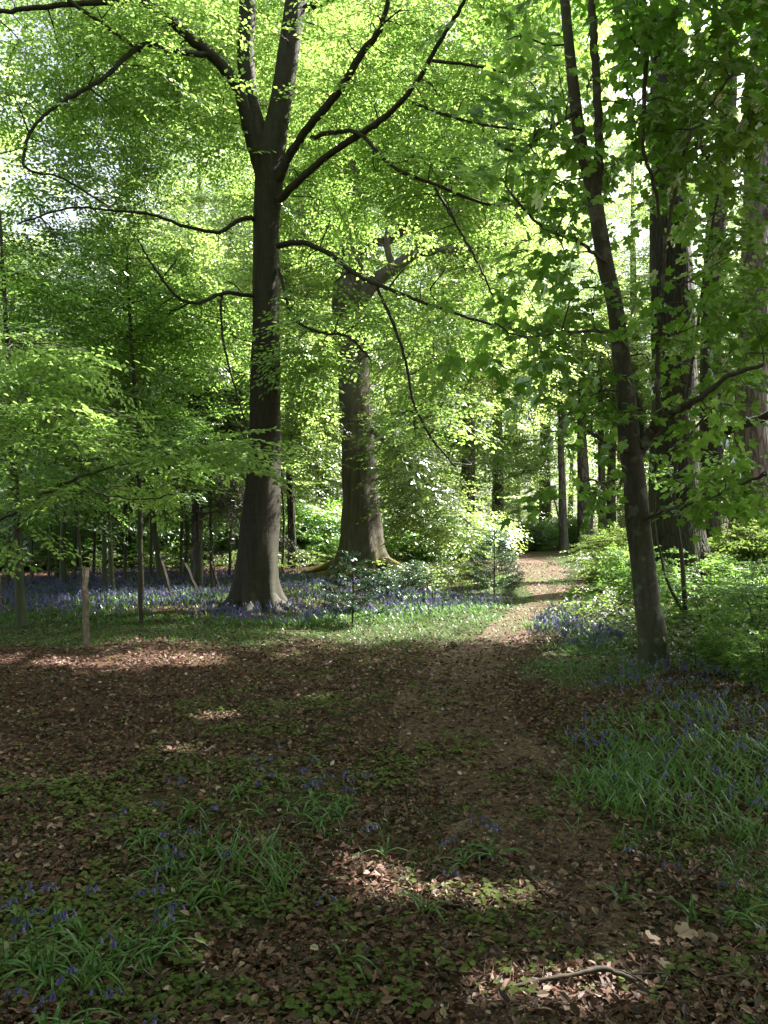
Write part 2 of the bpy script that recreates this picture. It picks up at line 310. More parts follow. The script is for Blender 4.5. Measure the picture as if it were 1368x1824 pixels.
# ------------------------------------------------------------------ where leaves are left out so sunlight comes down through the canopy
def soft(d, a=0.85, b=1.15): return 1 - sm((d - a) / (b - a))
LIT_PX = [(275, 1182, 150, 14), (375, 1283, 60, 12), (310, 1356, 90, 12), (1010, 1790, 200, 85), (700, 1600, 150, 50), (640, 1560, 90, 40), (860, 1625, 110, 32), (60, 1180, 90, 14),
          (1150, 1690, 80, 40), (310, 1705, 90, 30), (950, 1590, 70, 24), (1240, 1330, 40, 8), (540, 1250, 60, 8), (1300, 1230, 60, 8), (330, 1525, 25, 6), (1000, 1170, 40, 8)]
def lit(gx, gy):
    """1 where the photograph's ground (or the thing above that ground along the sun's ray) is sunlit"""
    gy_ = np.maximum(gy, 1.0)
    v = HOR + CAMZ * F / gy_; u = 684 + gx / gy_ * F
    r = np.zeros_like(gx)
    for (cx, cy_, rx, ry) in LIT_PX:
        r = np.maximum(r, soft(np.hypot((u - cx) / rx, (v - cy_) / ry), 0.6, 1.2))
    far = sm((gy - 16.5) / 1.5) * sm((gx + 7.0) / 1.2) * (1 - sm((gx - 13) / 2)) * (1 - sm((gy - 38) / 3))
    near = sm((gy - 10.1) / 1.0) * (1 - sm((gy - 17.5) / 1.0)) * sm((gx + 2.2) / 1.0) * (1 - sm((gx - 0.20 * gy - 0.6) / 0.9))
    dap = vnoise(gx, gy, 0.9, 3)
    near = near * sm((dap - 0.06) / 0.16)
    leftband = sm((gy - 20) / 1.5) * (1 - sm((gy - 27) / 3)) * sm((gx + 12) / 1.5) * sm((vnoise(gx, gy, 0.5, 8) - 0.35) / 0.2)
    shade = soft(np.hypot((u - 985) / 75, (v - 1066) / 10), 0.7, 1.2)
    return np.clip(np.maximum.reduce([r, far, near, 0.9 * leftband]) - shade, 0, 1)
def lit_spot(p):
    g = p[:, :2] - p[:, 2:3] * (SUN[:2] / SUN[2]); y = np.maximum(g[:, 1], 1.0); v = HOR + CAMZ * F / y; u = 684 + g[:, 0] / y * F
    m = np.zeros(len(p), bool); c = (v < 1900) & (v > 1140) & (g[:, 1] > 1.0)
    uc, vc = u[c], v[c]; gc = g[c]; rg = np.random.default_rng(len(p)); r = (vnoise(gc[:, 0], gc[:, 1], 3.1, 21) * .6 + vnoise(gc[:, 0], gc[:, 1], 8.0, 22) * .4 > .66) & (rg.random(len(uc)) < .75); wob = 0.35 + 0.6 * vnoise(uc, vc * 3, 0.03, 5) + 0.55 * rg.random(len(uc)) ** .7
    for (cx, cy_, rx, ry) in LIT_PX: r |= np.hypot((uc - cx) / rx, (vc - cy_) / ry) < wob
    m[c] = r; return m
WINDOWS = [  # (y of the lit thing, x0, x1, z0, z1, clear distance, share): gaps cut in the canopy to let the sun through
    (24.35, -0.75, 0.55, 0.1, 6.5, 0.0, 1.0), (23.2, 0.1, 3.3, 0.3, 4.4, 0.9, 0.9), (7.35, -3.8, -1.7, 2.75, 3.7, 0.8, 0.95), (7.3, -2.9, -0.8, 2.15, 2.55, 0.6, 0.8), (14.6, -1.95, -1.6, 0.3, 3.0, 0.5, 0.6), (23, -9, -6.5, 0, 0.5, 1, .8)]
def in_window(p, rng):
    m = np.zeros(len(p), bool)
    for (y, x0, x1, z0, z1, d, sh) in WINDOWS:
        t = (p[:, 1] - y) / SUN[1]; x = p[:, 0] - t * SUN[0]; z = p[:, 2] - t * SUN[2]
        m |= (t > d) & (x > x0) & (x < x1) & (z > z0) & (z < z1) & (rng.random(len(p)) < sh)
    return m
def sun_open(p, rng, strength=1.0):
    """mask of points to KEEP: those whose shadow would not fall on a sunlit place"""
    g = p[:, :2] - p[:, 2:3] * (SUN[:2] / SUN[2])
    return rng.random(len(p)) > lit(g[:, 0], g[:, 1]) * strength

# ------------------------------------------------------------------ growing a tree
def grow(g, rng, nodes, nrad, targets, rbase=0.010, mat=0, sides=5, wig=0.08, droop=0.0):
    """joins every target to the nearest wood by a curved, tapering branch; returns end directions"""
    nodes = np.asarray(nodes, float); nrad = np.asarray(nrad, float)
    # distances to the starting skeleton give the order
    d0 = np.array([np.min(np.linalg.norm(nodes - t, axis=1)) for t in targets]); order = np.argsort(d0)
    buf = np.zeros((len(nodes) + len(targets) * 8, 3)); buf[:len(nodes)] = nodes; rb = np.zeros(len(buf)); rb[:len(nodes)] = nrad; n = len(nodes)
    dirs = np.zeros((len(targets), 3)); starts = np.zeros((len(targets), 3))
    for i in order:
        t = targets[i]; dv = buf[:n] - t; cost = np.linalg.norm(dv, axis=1) + 0.35 * np.maximum(dv[:, 2], 0) + 0.15 * np.abs(rb[:n] < 0.008)
        j = int(np.argmin(cost)); a = buf[j]; L = np.linalg.norm(t - a)
        r0 = min(rb[j] * 0.7, rbase + 0.010 * L); r1 = max(0.35 * r0, 0.003)
        mid = (a + t) / 2 + rng.normal(0, wig, 3) * L + np.array([0, 0, 0.12 * L]); q = (mid + t) / 2 + rng.normal(0, wig * 0.6, 3) * L + np.array([0, 0, 0.03 * L - droop * L])
        path = smooth_path(np.array([[*a, r0], [*mid, r0 * .75 + r1 * .25], [*q, (r0 + r1) / 2], [*t, r1]]), 3)
        tube(g, path, sides, mat)
        m = path[2::2]; k = min(len(m), 6); m = m[-k:]; buf[n:n + k] = m[:, :3]; rb[n:n + k] = m[:, 3]; n += k
        dirs[i] = t - path[-3, :3]; starts[i] = a
    return norm(dirs), starts
def sample_ell(rng, ell):
    """(u, v, Y, ru, rv, rY, n) in the picture's angles and metres of depth, or ('w', x, y, z, rx, ry, rz, n) in metres"""
    if ell[0] == 'w': c = np.array(ell[1:4], float); r = np.array(ell[4:7], float); n = ell[7]
    else:
        u, v, Y, ru, rv, rY, n = ell; c = P(u, v, Y); r = np.array([ru / F * Y, rY, rv / F * Y])
    q = norm(rng.normal(size=(n, 3))) * (rng.random((n, 1)) ** (1 / 2.6)); return c + q * r
def leaves_on(g, rng, targets, dirs, starts, tmpl, k, scale, shape, mat, spread=0.45, tilt=0.28, zs=0.45, twmat=1, tww=0.0025, droop=-0.15, carve=1.0):
    N = len(targets); t = rng.uniform(0.35, 1.05, (N, k)); t[:, 0] = 1.0
    p = starts[:, None] + (targets - starts)[:, None] * t[..., None] + rng.normal(0, spread, (N, k, 3)) * np.array([1, 1, zs])
    az = rng.normal(0, 0.9, (N, k)); d = dirs[:, None] + 0 * p; ca, sa = np.cos(az), np.sin(az)
    d = np.stack([d[..., 0] * ca - d[..., 1] * sa, d[..., 0] * sa + d[..., 1] * ca, d[..., 2] * 0.25 + droop + rng.normal(0, 0.12, (N, k))], -1)
    nn = np.stack([rng.normal(0, tilt, (N, k)), rng.normal(0, tilt, (N, k)), np.ones((N, k))], -1)
    p = p.reshape(-1, 3); d = norm(d.reshape(-1, 3)); nn = nn.reshape(-1, 3)
    if carve: 
        m = sun_open(p, rng, carve); p, d, nn = p[m], d[m], nn[m]
    m = (p[:, 2] > height(p[:, 0], p[:, 1]) + 0.15) & clear_stems(p); p, d, nn = p[m], d[m], nn[m]
    stamp(g, rng, tmpl, p, d, nn, scale * rng.uniform(0.75, 1.2, len(p)), shape, mat, twmat, tww)
    return len(p)
def px_limb(pts, Y0=None):
    out = []
    for q in pts:
        u, v, wd = q[:3]; Y = q[3] if len(q) > 3 else Y0
        out.append([*P(u, v, Y), wd / 2 / F * Y])
    return np.array(out)
CLEAR = []   # (x0, y0, x1, z1, half-width): stems whose front stays free of leaves
def clear_stems(p):
    m = np.ones(len(p), bool)
    u = 684 + p[:, 0] / np.maximum(p[:, 1], 1) * F; v = HOR - (p[:, 2] - CAMZ) / np.maximum(p[:, 1], 1) * F; rg = np.random.default_rng(len(p)).random(len(p))
    for (ua, va), (ub, vb) in (((640, 520), (700, 482)), ((700, 482), (748, 452)), ((748, 452), (820, 446)), ((632, 400), (640, 320))):   # the old beech's heavy limb stays bare
        t = np.clip(((u - ua) * (ub - ua) + (v - va) * (vb - va)) / ((ub - ua) ** 2 + (vb - va) ** 2), 0, 1)
        m &= ~((np.hypot(u - ua - t * (ub - ua), v - va - t * (vb - va)) < 26) & (p[:, 1] < 24.3) & (p[:, 1] > 9) & (rg < .85))
    for (x0, y0, x1, z1, hw, y1, *sl) in CLEAR:
        xs_ = x0 + (x1 - x0) * p[:, 2] / z1
        xc = xs_ * p[:, 1] / y0
        m &= ~((np.abs(p[:, 0] - xc) < hw * (1.15 - 0.8 * vnoise(p[:, 0] * 0 + x0 + 2, p[:, 2], 0.9, 3))) & (p[:, 1] < y0 + .3) & (p[:, 1] > y1) & ((p[:, 2] - CAMZ) < p[:, 1] * ((sl[0] if sl else 9) - .14 * np.random.default_rng(len(p)).random(len(p)) ** 2)))
    return m
def make_tree(name, label, limbs, crowns, bark, leafmat, tmpl=T_BEECH, k=4, lscale=1.0, shape=LO, seed=1, flare=0.5, lobes=5, group=None, carve=1.0, wig=0.004,
              sides=(22, 12), tww=0.0025, spread=0.5, tilt=0.13, gsides=5, zs=0.22, cat='tree', extra=None, flareh=0.35, rbase=0.010, minn=0, droop=-0.15, twigs=0):
    rng = np.random.default_rng(seed); limbs = [np.array(l, float) for l in limbs]
    b = limbs[0][0].copy(); bz = height(b[0], b[1]); root = thing(name, label, cat, (b[0], b[1], bz), group); off = np.array([b[0], b[1], bz])
    limbs[0][0][2] = min(limbs[0][0][2], bz) - 0.15
    g = Geo(); nodes = []; nr = []
    ph = rng.uniform(0, 6.28, 3)
    for i, l in enumerate(limbs):
        s = smooth_path(l, 10 if i == 0 else 7)
        if i: s[1:-1, :3] += rng.normal(0, wig, (len(s) - 2, 3)) * 1.6
        def mod(p, th):
            z = p[:, 2] - bz
            q = 1 + 0.035 * np.sin(3 * th[None] + 1.3 * z[:, None] + ph[0]) + 0.025 * np.sin(5 * th[None] - 2.1 * z[:, None] + ph[1]) + 0.02 * np.sin(2 * th[None] + 4.5 * z[:, None])
            if i == 0 and flare:
                e = np.exp(-np.maximum(z, 0) / flareh)[:, None]
                q = q + flare * e * (0.55 + 0.45 * np.sin(lobes * th[None] + ph[2])) + 0.06 * np.exp(-np.maximum(z, 0) / (flareh * 5))[:, None] * np.sin(lobes * th[None] + ph[2])
            return q
        if i == 0:   # finer rings near the ground
            zz = s[:, 2]; n2 = int(max(60, (zz[-1] - zz[0]) / 0.10)); tt = np.linspace(0, 1, min(n2, 160)) ** 1.4; xs = np.linspace(0, 1, len(s))
            s = np.stack([np.interp(tt, xs, s[:, c]) for c in range(4)], 1)
        tube(g, s - np.array([*off, 0]), sides[0] if i == 0 else sides[1], 0, (lambda p, th: mod(p + off, th)))
        sel = s[s[:, 2] > 1.2] if i == 0 else s[2:]
        nodes.append(sel[:, :3]); nr.append(sel[:, 3])
    T = np.concatenate([sample_ell(rng, e) for e in crowns]) if crowns else np.zeros((0, 3))
    nodes = np.concatenate(nodes); nr = np.concatenate(nr)
    cg = Geo()
    if len(T):
        T = T[T[:, 2] > height(T[:, 0], T[:, 1]) + 0.25]
        if carve: T = T[sun_open(T, rng, carve)]
        gg = Geo(); dirs, starts = grow(gg, rng, nodes, nr, T, rbase=rbase, sides=gsides)
        for (v) in gg.v: g.v.append((v - off).astype(np.float32))
        for (f, m_, r_, s_) in gg.f: g.f.append((f + g.n, m_, r_, s_))
        g.n += gg.n
        leaves_on(cg, rng, T, dirs, starts, tmpl, k, lscale, shape, 0, spread, tilt, tww=tww, carve=carve, droop=droop, zs=zs)
        cg.v = [(v - off).astype(np.float32) for v in cg.v]
    if twigs:
        j = rng.integers(0, len(nodes), twigs); D_ = norm(rng.normal(size=(twigs, 3)) * [1, 1, .7]); T2 = nodes[j] + D_ * rng.uniform(.35, 1.3, (twigs, 1)); T2 = T2[clear_stems(T2) & (T2[:, 2] > 2.5)]
        gg = Geo(); grow(gg, rng, nodes, np.minimum(nr, .03), T2, rbase=.005, sides=4, wig=.14)
        for (v) in gg.v: g.v.append((v - off).astype(np.float32))
        for (f, m_, r_, s_) in gg.f: g.f.append((f + g.n, m_, r_, s_))
        g.n += gg.n
    g.build('trunk', bark, root)
    if len(T): cg.build('crown', [leafmat, M_WOOD], root)
    return root

# ================================================================== SETTING: ground and path
def E(u, v, cx, cy_, rx, ry): return soft(np.hypot((u - cx) / rx, (v - cy_) / ry), 0.55, 1.15)
def zmax(u, v, L): 
    r = np.zeros_like(u)
    for e in L: r = np.maximum(r, E(u, v, *e[:4]) * (e[4] if len(e) > 4 else 1))
    return r
def uv_of(x, y):
    y = np.maximum(y, 0.6); return 684 + x / y * F, HOR + CAMZ * F / y
PATH_PX = [(1000, 2400, 380), (960, 1900, 300), (960, 1650, 210), (960, 1500, 160), (905, 1400, 150), (835, 1300, 150), (815, 1200, 85), (890, 1140, 55), (945, 1090, 48), (990, 1062, 50), (985, 1045, 62), (968, 1025, 50), (950, 1008, 32), (932, 997, 17), (925, 990, 16)]
_pc = []
for u, v, hw in PATH_PX:
    q = G(u, v); _pc.append([q[0], q[1], hw / F * q[1]])
_pc += [[5.2, 40.5, 0.7], [2.5, 42.5, 0.7], [-1.0, 43.5, 0.7]]
PATH = smooth_path(np.array([[a, b, 0, c] for a, b, c in _pc]), 8)
def path_dist(x, y):
    """distance from the path's centre line in half-widths"""
    sh = x.shape; x = x.ravel(); y = y.ravel(); out = np.full(len(x), 9.0)
    for i in range(0, len(x), 20000):
        dx = x[i:i + 20000, None] - PATH[None, :, 0]; dy = y[i:i + 20000, None] - PATH[None, :, 1]
        out[i:i + 20000] = np.min(np.hypot(dx, dy) / np.maximum(PATH[None, :, 3], 0.2), axis=1)
    return out.reshape(sh)
GRASS = [(1230, 1380, 280, 160, .42), (1060, 1190, 150, 45), (1370, 1560, 110, 130), (720, 1115, 260, 40), (900, 1080, 140, 55, .95), (975, 1030, 70, 26, .8), (400, 1135, 170, 26, .9), (830, 1085, 150, 50), (1090, 1000, 130, 40), (100, 1120, 330, 38), (90, 1710, 220, 90, .3), (380, 1570, 210, 85, .25), (560, 1480, 240, 70, .28), (700, 1400, 200, 50, .15), (250, 1500, 200, 80, .15),
         (760, 1540, 60, 45, .5), (840, 1455, 120, 30, .6), (520, 1035, 110, 14), (1230, 1150, 220, 60), (300, 1060, 330, 30, .8), (1090, 1375, 100, 40), (1350, 1680, 50, 50, .4), (900, 1040, 60, 25), (640, 1120, 240, 25, .9), (1120, 1770, 40, 40, .3), (480, 1600, 70, 40, .5)]
BELLS = [(150, 1068, 330, 42), (480, 1100, 170, 26), (700, 1085, 200, 28, 1.0), (620, 1060, 120, 25, .9), (820, 1075, 90, 14, .7), (1050, 1130, 130, 40), (1040, 1105, 80, 25), (1270, 1225, 190, 70, .17), (1310, 1330, 150, 90, .17), (1200, 1380, 120, 60, .1), (1340, 1450, 60, 60, .1), (1150, 1240, 90, 30, .3), (310, 1035, 260, 16), (1000, 1040, 30, 8, .5), (550, 1400, 110, 30, .02), (590, 1045, 150, 12, .6), (1060, 1330, 60, 40, .25)]
COVER = [(80, 1500, 300, 130), (260, 1680, 380, 130), (480, 1285, 200, 60), (430, 1400, 260, 70, .9), (1130, 1450, 170, 60), (1250, 1620, 150, 120, .9), (800, 1380, 170, 70, .8), (1000, 1420, 120, 60, .7), (700, 1260, 120, 50, .4), (860, 1680, 300, 140, .25), (600, 1180, 240, 30, .5), (1200, 1480, 180, 60), (620, 1760, 200, 80, .4), (1030, 1290, 90, 30, .5)]
BARE = [(720, 1290, 90, 55), (1010, 1560, 90, 60), (860, 1180, 60, 40), (1000, 1650, 140, 60, .6)]
m, t = mat_new('woodland_soil'); L = t.links.new
geo = nd(t, 'ShaderNodeNewGeometry'); n1 = nd(t, 'ShaderNodeTexNoise'); n1.inputs['Scale'].default_value = 26; n1.inputs['Detail'].default_value = 8; n1.inputs['Roughness'].default_value = 0.7; L(geo.outputs['Position'], n1.inputs[0])
n2 = nd(t, 'ShaderNodeTexNoise'); n2.inputs['Scale'].default_value = 0.8; n2.inputs['Detail'].default_value = 4; L(geo.outputs['Position'], n2.inputs[0])
c1 = ramp(t, [(0.3, (0.03, 0.018, 0.012)), (0.55, (0.075, 0.042, 0.028)), (0.75, (0.15, 0.09, 0.06))], n1.outputs[0])
c2 = ramp(t, [(0.3, (0.02, 0.03, 0.012)), (0.7, (0.06, 0.09, 0.03))], n1.outputs[0])
at = nd(t, 'ShaderNodeAttribute', attribute_name='green'); mx = nd(t, 'ShaderNodeMixRGB'); L(at.outputs['Fac'], mx.inputs[0]); L(c1.outputs[0], mx.inputs[1]); L(c2.outputs[0], mx.inputs[2])
bs = nd(t, 'ShaderNodeBsdfPrincipled'); bs.inputs['Roughness'].default_value = 0.95; bs.inputs['Specular IOR Level'].default_value = 0.1; L(mx.outputs[0], bs.inputs['Base Color'])
bp = nd(t, 'ShaderNodeBump'); bp.inputs['Strength'].default_value = 0.8; bp.inputs['Distance'].default_value = 0.03; L(n1.outputs[0], bp.inputs['Height']); L(bp.outputs[0], bs.inputs['Normal'])
o = nd(t, 'ShaderNodeOutputMaterial'); L(bs.outputs[0], o.inputs[0]); M_SOIL = m
def soil_path(): 
    m = M_SOIL.copy(); m.name = 'trodden_path_soil'
    for n in m.node_tree.nodes:
        if n.type == 'VALTORGB' and len(n.color_ramp.elements) == 3:
            for e, c in zip(n.color_ramp.elements, [(0.04, 0.025, 0.018), (0.12, 0.08, 0.06), (0.33, 0.25, 0.21)]): e.color = (*c, 1)
    return m
M_PATH = soil_path()
def grid_object(name, xs, ys, mat, dz=0.0, green=None, keep=None):
    X, Y = np.meshgrid(xs, ys); Z = height(X, Y) + dz; g = Geo(); nx = len(xs); ny = len(ys)
    i = np.arange(ny - 1)[:, None] * nx; j = np.arange(nx - 1)[None]; Q = np.stack([i + j, i + j + 1, i + nx + j + 1, i + nx + j], -1).reshape(-1, 4)
    g.add(np.stack([X, Y, Z], -1).reshape(-1, 3), Q, 0, 0.5, True)
    o = g.build(name, mat, None, kind='structure')
    a = o.data.attributes.new('green', 'FLOAT', 'POINT'); u, v = uv_of(X.ravel(), Y.ravel())
    gr = np.clip(zmax(u, v, GRASS) * 0.9 + 0.6 * zmax(u, v, COVER), 0, 1) * (Y.ravel() > 1.5)
    gr = np.where(Y.ravel() > 34, 0.5, gr); a.data.foreach_set('value', gr.astype(np.float32)); return o
def nonuni(a, b, near, grow_, mx=12):
    out = [0.0]; s = near
    while out[-1] < b: out.append(out[-1] + s); s = min(s * grow_, mx)
    return np.array(out)
xs = nonuni(0, 400, 0.12, 1.02); xs = np.concatenate([-xs[::-1], xs[1:]]); yp = nonuni(0, 500, 0.12, 1.015); ym = nonuni(0, 400, 0.4, 1.1); ys = np.concatenate([-ym[::-1], yp[1:]])
grid_object('ground', xs, ys, M_SOIL)
# the path: its own sheet 4 mm above the soil, with a ragged edge
g = Geo(); rng = np.random.default_rng(3); n = len(PATH); K = 9
tn = norm(np.gradient(PATH[:, :2], axis=0)); sd_ = np.stack([tn[:, 1], -tn[:, 0]], -1)
fine = np.linspace(0, n - 1, n * 6); PX = np.stack([np.interp(fine, np.arange(n), c) for c in (PATH[:, 0], PATH[:, 1], PATH[:, 3], sd_[:, 0], sd_[:, 1])], 1)
wl = 0.65 + 0.5 * vnoise(fine, fine * 0, 0.35, 1); wr = 0.65 + 0.5 * vnoise(fine, fine * 0, 0.35, 2); tt = np.linspace(-1, 1, K)
W = np.where(tt[None] < 0, wl[:, None], wr[:, None]) * tt[None] * PX[:, 2:3]
X = PX[:, 0:1] + W * PX[:, 3:4]; Y = PX[:, 1:2] + W * PX[:, 4:5]
i = np.arange(len(fine) - 1)[:, None] * K; j = np.arange(K - 1)[None]; Q = np.stack([i + j, i + j + 1, i + K + j + 1, i + K + j], -1).reshape(-1, 4)
g.add(np.stack([X, Y, height(X, Y) + 0.006], -1).reshape(-1, 3), Q, 0, 0.5, True)
po = g.build('path', M_PATH, None, kind='structure')

# ================================================================== TREES
BEECH_Y = 14.6
CLEAR += [(-2.3, 14.6, -2.05, 11, .95, 9.0), (3.0, 8.56, 2.1, 7, .35, 6), (6.9, 19, 6.8, 14, .35, 9), (-.7, 24.6, -1.15, 10.5, 1.35, 9, .33), (8.9 + .9, 24.5, 10.2, 9, .2, 18), (11.3, 25, 11.6, 8, .6, 18)]
big_beech = make_tree('beech_tree', 'large dark grey beech forking in two high up, left of the path', [
    px_limb([(456, 1092, 94), (456, 1040, 80), (459, 1000, 75), (465, 900, 66), (470, 800, 58), (473, 700, 54), (474, 600, 49), (474, 500, 47), (474, 400, 46), (478, 330, 50), (480, 280, 52), (492, 225, 42), (508, 140, 38), (519, 60, 37), (527, 0, 38), (545, -120, 32), (555, -300, 24), (540, -500, 14)], BEECH_Y),
    px_limb([(478, 315, 40), (462, 250, 36), (446, 180, 31), (438, 100, 30), (440, 0, 30), (430, -140, 26), (445, -300, 18), (430, -450, 10)], BEECH_Y),
    px_limb([(472, 320, 30, 14.6), (445, 235, 24, 14.5), (425, 160, 21, 14.3), (390, 112, 20, 14.1), (340, 68, 20, 13.9), (290, 26, 18, 13.7), (245, 2, 15, 13.6), (150, 6, 10, 13.4), (60, 14, 9, 13.2), (-20, 20, 7, 13.1), (-160, 0, 5, 13)]),
    px_limb([(372, 98, 11, 14.0), (320, 92, 10, 13.7), (262, 80, 10, 13.5), (235, 92, 9, 13.4), (190, 135, 8, 13.2), (130, 170, 8, 13.0), (78, 207, 6, 12.8), (50, 245, 6, 12.7), (45, 298, 5, 12.6), (105, 315, 4, 12.6), (150, 340, 4, 12.6), (195, 368, 3, 12.6)]),
    px_limb([(250, 92, 6, 13.5), (205, 60, 6, 13.4), (130, 5, 7, 13.3), (90, -30, 5, 13.2)]),
    px_limb([(300, 30, 12, 13.8), (210, -20, 10, 13.4), (90, -60, 8, 13.0), (-60, -60, 6, 12.8)]),
    px_limb([(495, 320, 18, 14.5), (520, 270, 15, 14.3), (555, 220, 14, 14.0), (600, 168, 14, 13.7), (645, 95, 13, 13.4), (680, 45, 10, 13.2), (700, -40, 8, 13.0), (730, -160, 5, 12.8)]),
    px_limb([(497, 356, 15, 14.4), (530, 325, 13, 14.1), (575, 285, 12, 13.8), (640, 240, 12, 13.4), (690, 205, 11, 13.1), (740, 150, 9, 12.8), (785, 70, 8, 12.5), (826, 5, 7, 12.2), (850, -70, 5, 12)]),
    px_limb([(555, 245, 8, 14.0), (590, 237, 8, 13.6), (640, 238, 7, 13.3), (700, 298, 6, 13.0), (775, 328, 6, 12.8), (870, 364, 5, 12.6), (938, 360, 4, 12.4)]),
    px_limb([(775, 335, 5, 12.8), (805, 385, 5, 12.7), (830, 430, 4, 12.6), (860, 485, 4, 12.5), (880, 530, 3, 12.5)]),
    px_limb([(495, 438, 11, 14.4), (540, 432, 9, 14.0), (590, 455, 9, 13.6), (640, 492, 8, 13.2), (690, 514, 7, 12.9), (760, 540, 6, 12.6), (850, 570, 5, 12.3), (930, 590, 4, 12.1), (990, 592, 3, 12)]),
    px_limb([(672, 512, 6, 13.0), (700, 575, 6, 12.9), (722, 640, 5, 12.8), (735, 710, 5, 12.7), (765, 775, 4, 12.6), (812, 832, 3, 12.5)]),
    px_limb([(735, 183, 6, 12.8), (795, 205, 6, 12.6), (850, 220, 5, 12.4), (930, 232, 4, 12.2)]),
    px_limb([(770, 108, 6, 12.6), (840, 116, 5, 12.4), (900, 130, 4, 12.2)]),
    px_limb([(455, 388, 9, 14.5), (425, 392, 8, 14.2), (390, 413, 7, 13.9), (330, 403, 6, 13.5), (270, 382, 5, 13.2), (190, 374, 4, 13.0), (120, 371, 4, 12.8), (30, 400, 3, 12.6)]),
    px_limb([(452, 527, 8, 14.5), (400, 522, 7, 14.1), (350, 540, 6, 13.8), (312, 526, 5, 13.6), (272, 472, 4, 13.4), (250, 435, 3, 13.3)]),
    px_limb([(395, 527, 5, 14.1), (394, 560, 4, 14.0), (398, 610, 4, 13.9), (420, 700, 3, 13.8), (440, 760, 3, 13.7)]),
    px_limb([(497, 480, 6, 14.5), (520, 560, 5, 14.1), (560, 590, 5, 13.7), (620, 600, 4, 13.4), (660, 640, 3, 13.2)]),
    px_limb([(545, 15, 14, 14.5), (600, -10, 12, 13.5), (680, -80, 9, 12), (760, -200, 7, 10)]),
    px_limb([(528, -60, 20, 14.6), (500, -200, 16, 12.5), (430, -420, 12, 10.0), (400, -700, 8, 8.5)]),
    px_limb([(440, -80, 18, 14.6), (380, -220, 14, 15.5), (330, -400, 9, 16.5)]),
], [(210, 120, 13.6, 260, 170, 1.0, 40), (225, 120, 15.5, 280, 190, 2.4, 180), (150, 420, 15.5, 220, 130, 2.2, 85), (310, 560, 15.8, 180, 110, 1.6, 50), (700, 150, 15.0, 230, 200, 2.4, 140), (830, 340, 14.0, 170, 110, 2.0, 45),
    (700, 560, 14.5, 230, 110, 1.6, 65), (570, 660, 14.0, 120, 130, 1.6, 55), (740, 760, 13.3, 110, 90, 1.3, 38), (400, -20, 16.8, 300, 160, 2.0, 130), (560, 330, 15.8, 140, 120, 1.2, 40), (480, 790, 13.2, 100, 25, .8, 14), (520, 620, 13.3, 60, 40, 1, 20),
    ('w', -2.5, 11.0, 11.5, 4.5, 3.5, 1.6, 110)],
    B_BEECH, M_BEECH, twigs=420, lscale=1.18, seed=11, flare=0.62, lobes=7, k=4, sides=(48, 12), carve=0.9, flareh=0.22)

old_beech = make_tree('beech_tree', 'massive old pale beech with spreading mossy roots in the sunny clearing', [
    px_limb([(648, 1022, 98), (646, 990, 84), (645, 960, 76), (643, 900, 66), (640, 850, 62), (636, 760, 58), (628, 650, 55), (620, 580, 55), (619, 520, 50), (626, 460, 44), (632, 380, 38), (640, 300, 32), (650, 200, 26), (655, 60, 18), (650, -60, 12)], 24.6),
    px_limb([(630, 560, 30, 24.6), (660, 510, 26, 24.2), (700, 478, 22, 24.0), (740, 452, 19, 23.8), (790, 445, 13, 23.5), (870, 440, 9, 23.2), (950, 425, 5, 23)]),
    px_limb([(628, 470, 22, 24.6), (655, 435, 18, 25), (700, 425, 14, 25.5), (745, 380, 10, 26), (800, 320, 7, 26)]),
    px_limb([(608, 620, 26, 24.5), (590, 590, 22, 24.2), (570, 580, 10, 24), (530, 600, 7, 23.6), (490, 640, 5, 23)]),
    px_limb([(618, 520, 22, 24.6), (590, 440, 18, 24.2), (560, 350, 14, 24), (540, 250, 10, 24), (530, 150, 6, 24)]),
    px_limb([(700, 480, 14, 24.0), (690, 420, 10, 23.8), (720, 300, 8, 23.5), (760, 180, 6, 23)]),
    px_limb([(655, 760, 11, 24.4), (690, 790, 9, 24.0), (740, 840, 7, 23.6), (800, 900, 5, 23.2), (850, 945, 3, 23.0)]),
    px_limb([(740, 440, 9, 23.8), (790, 400, 8, 23.6), (860, 330, 6, 23.4)]),
], [(560, 150, 25.5, 170, 230, 3, 130), (760, 180, 25, 220, 230, 3.5, 230), (950, 60, 27, 170, 170, 3, 150), (380, 60, 27, 200, 200, 3, 150), (850, 400, 26, 150, 110, 2.5, 90), (530, 480, 25, 110, 160, 2.5, 100), (550, 720, 24, 70, 110, 2.0, 45), (715, 780, 24.0, 50, 80, 1.5, 12),
    (705, 805, 23.4, 40, 45, .9, 15), (745, 852, 23.4, 44, 38, .9, 22), (788, 897, 23.2, 44, 28, .9, 22), (832, 937, 23.1, 36, 16, .6, 15), (735, 900, 23.3, 40, 25, .6, 8), (740, 620, 24.5, 130, 110, 2.5, 50), (870, 620, 25.5, 120, 120, 2.5, 130)],
    B_OLD, M_BEECH_FAR, k=5, seed=12, flare=0.55, lobes=7, lscale=1.35, sides=(40, 12), carve=0.0, flareh=0.45, tww=0.003)
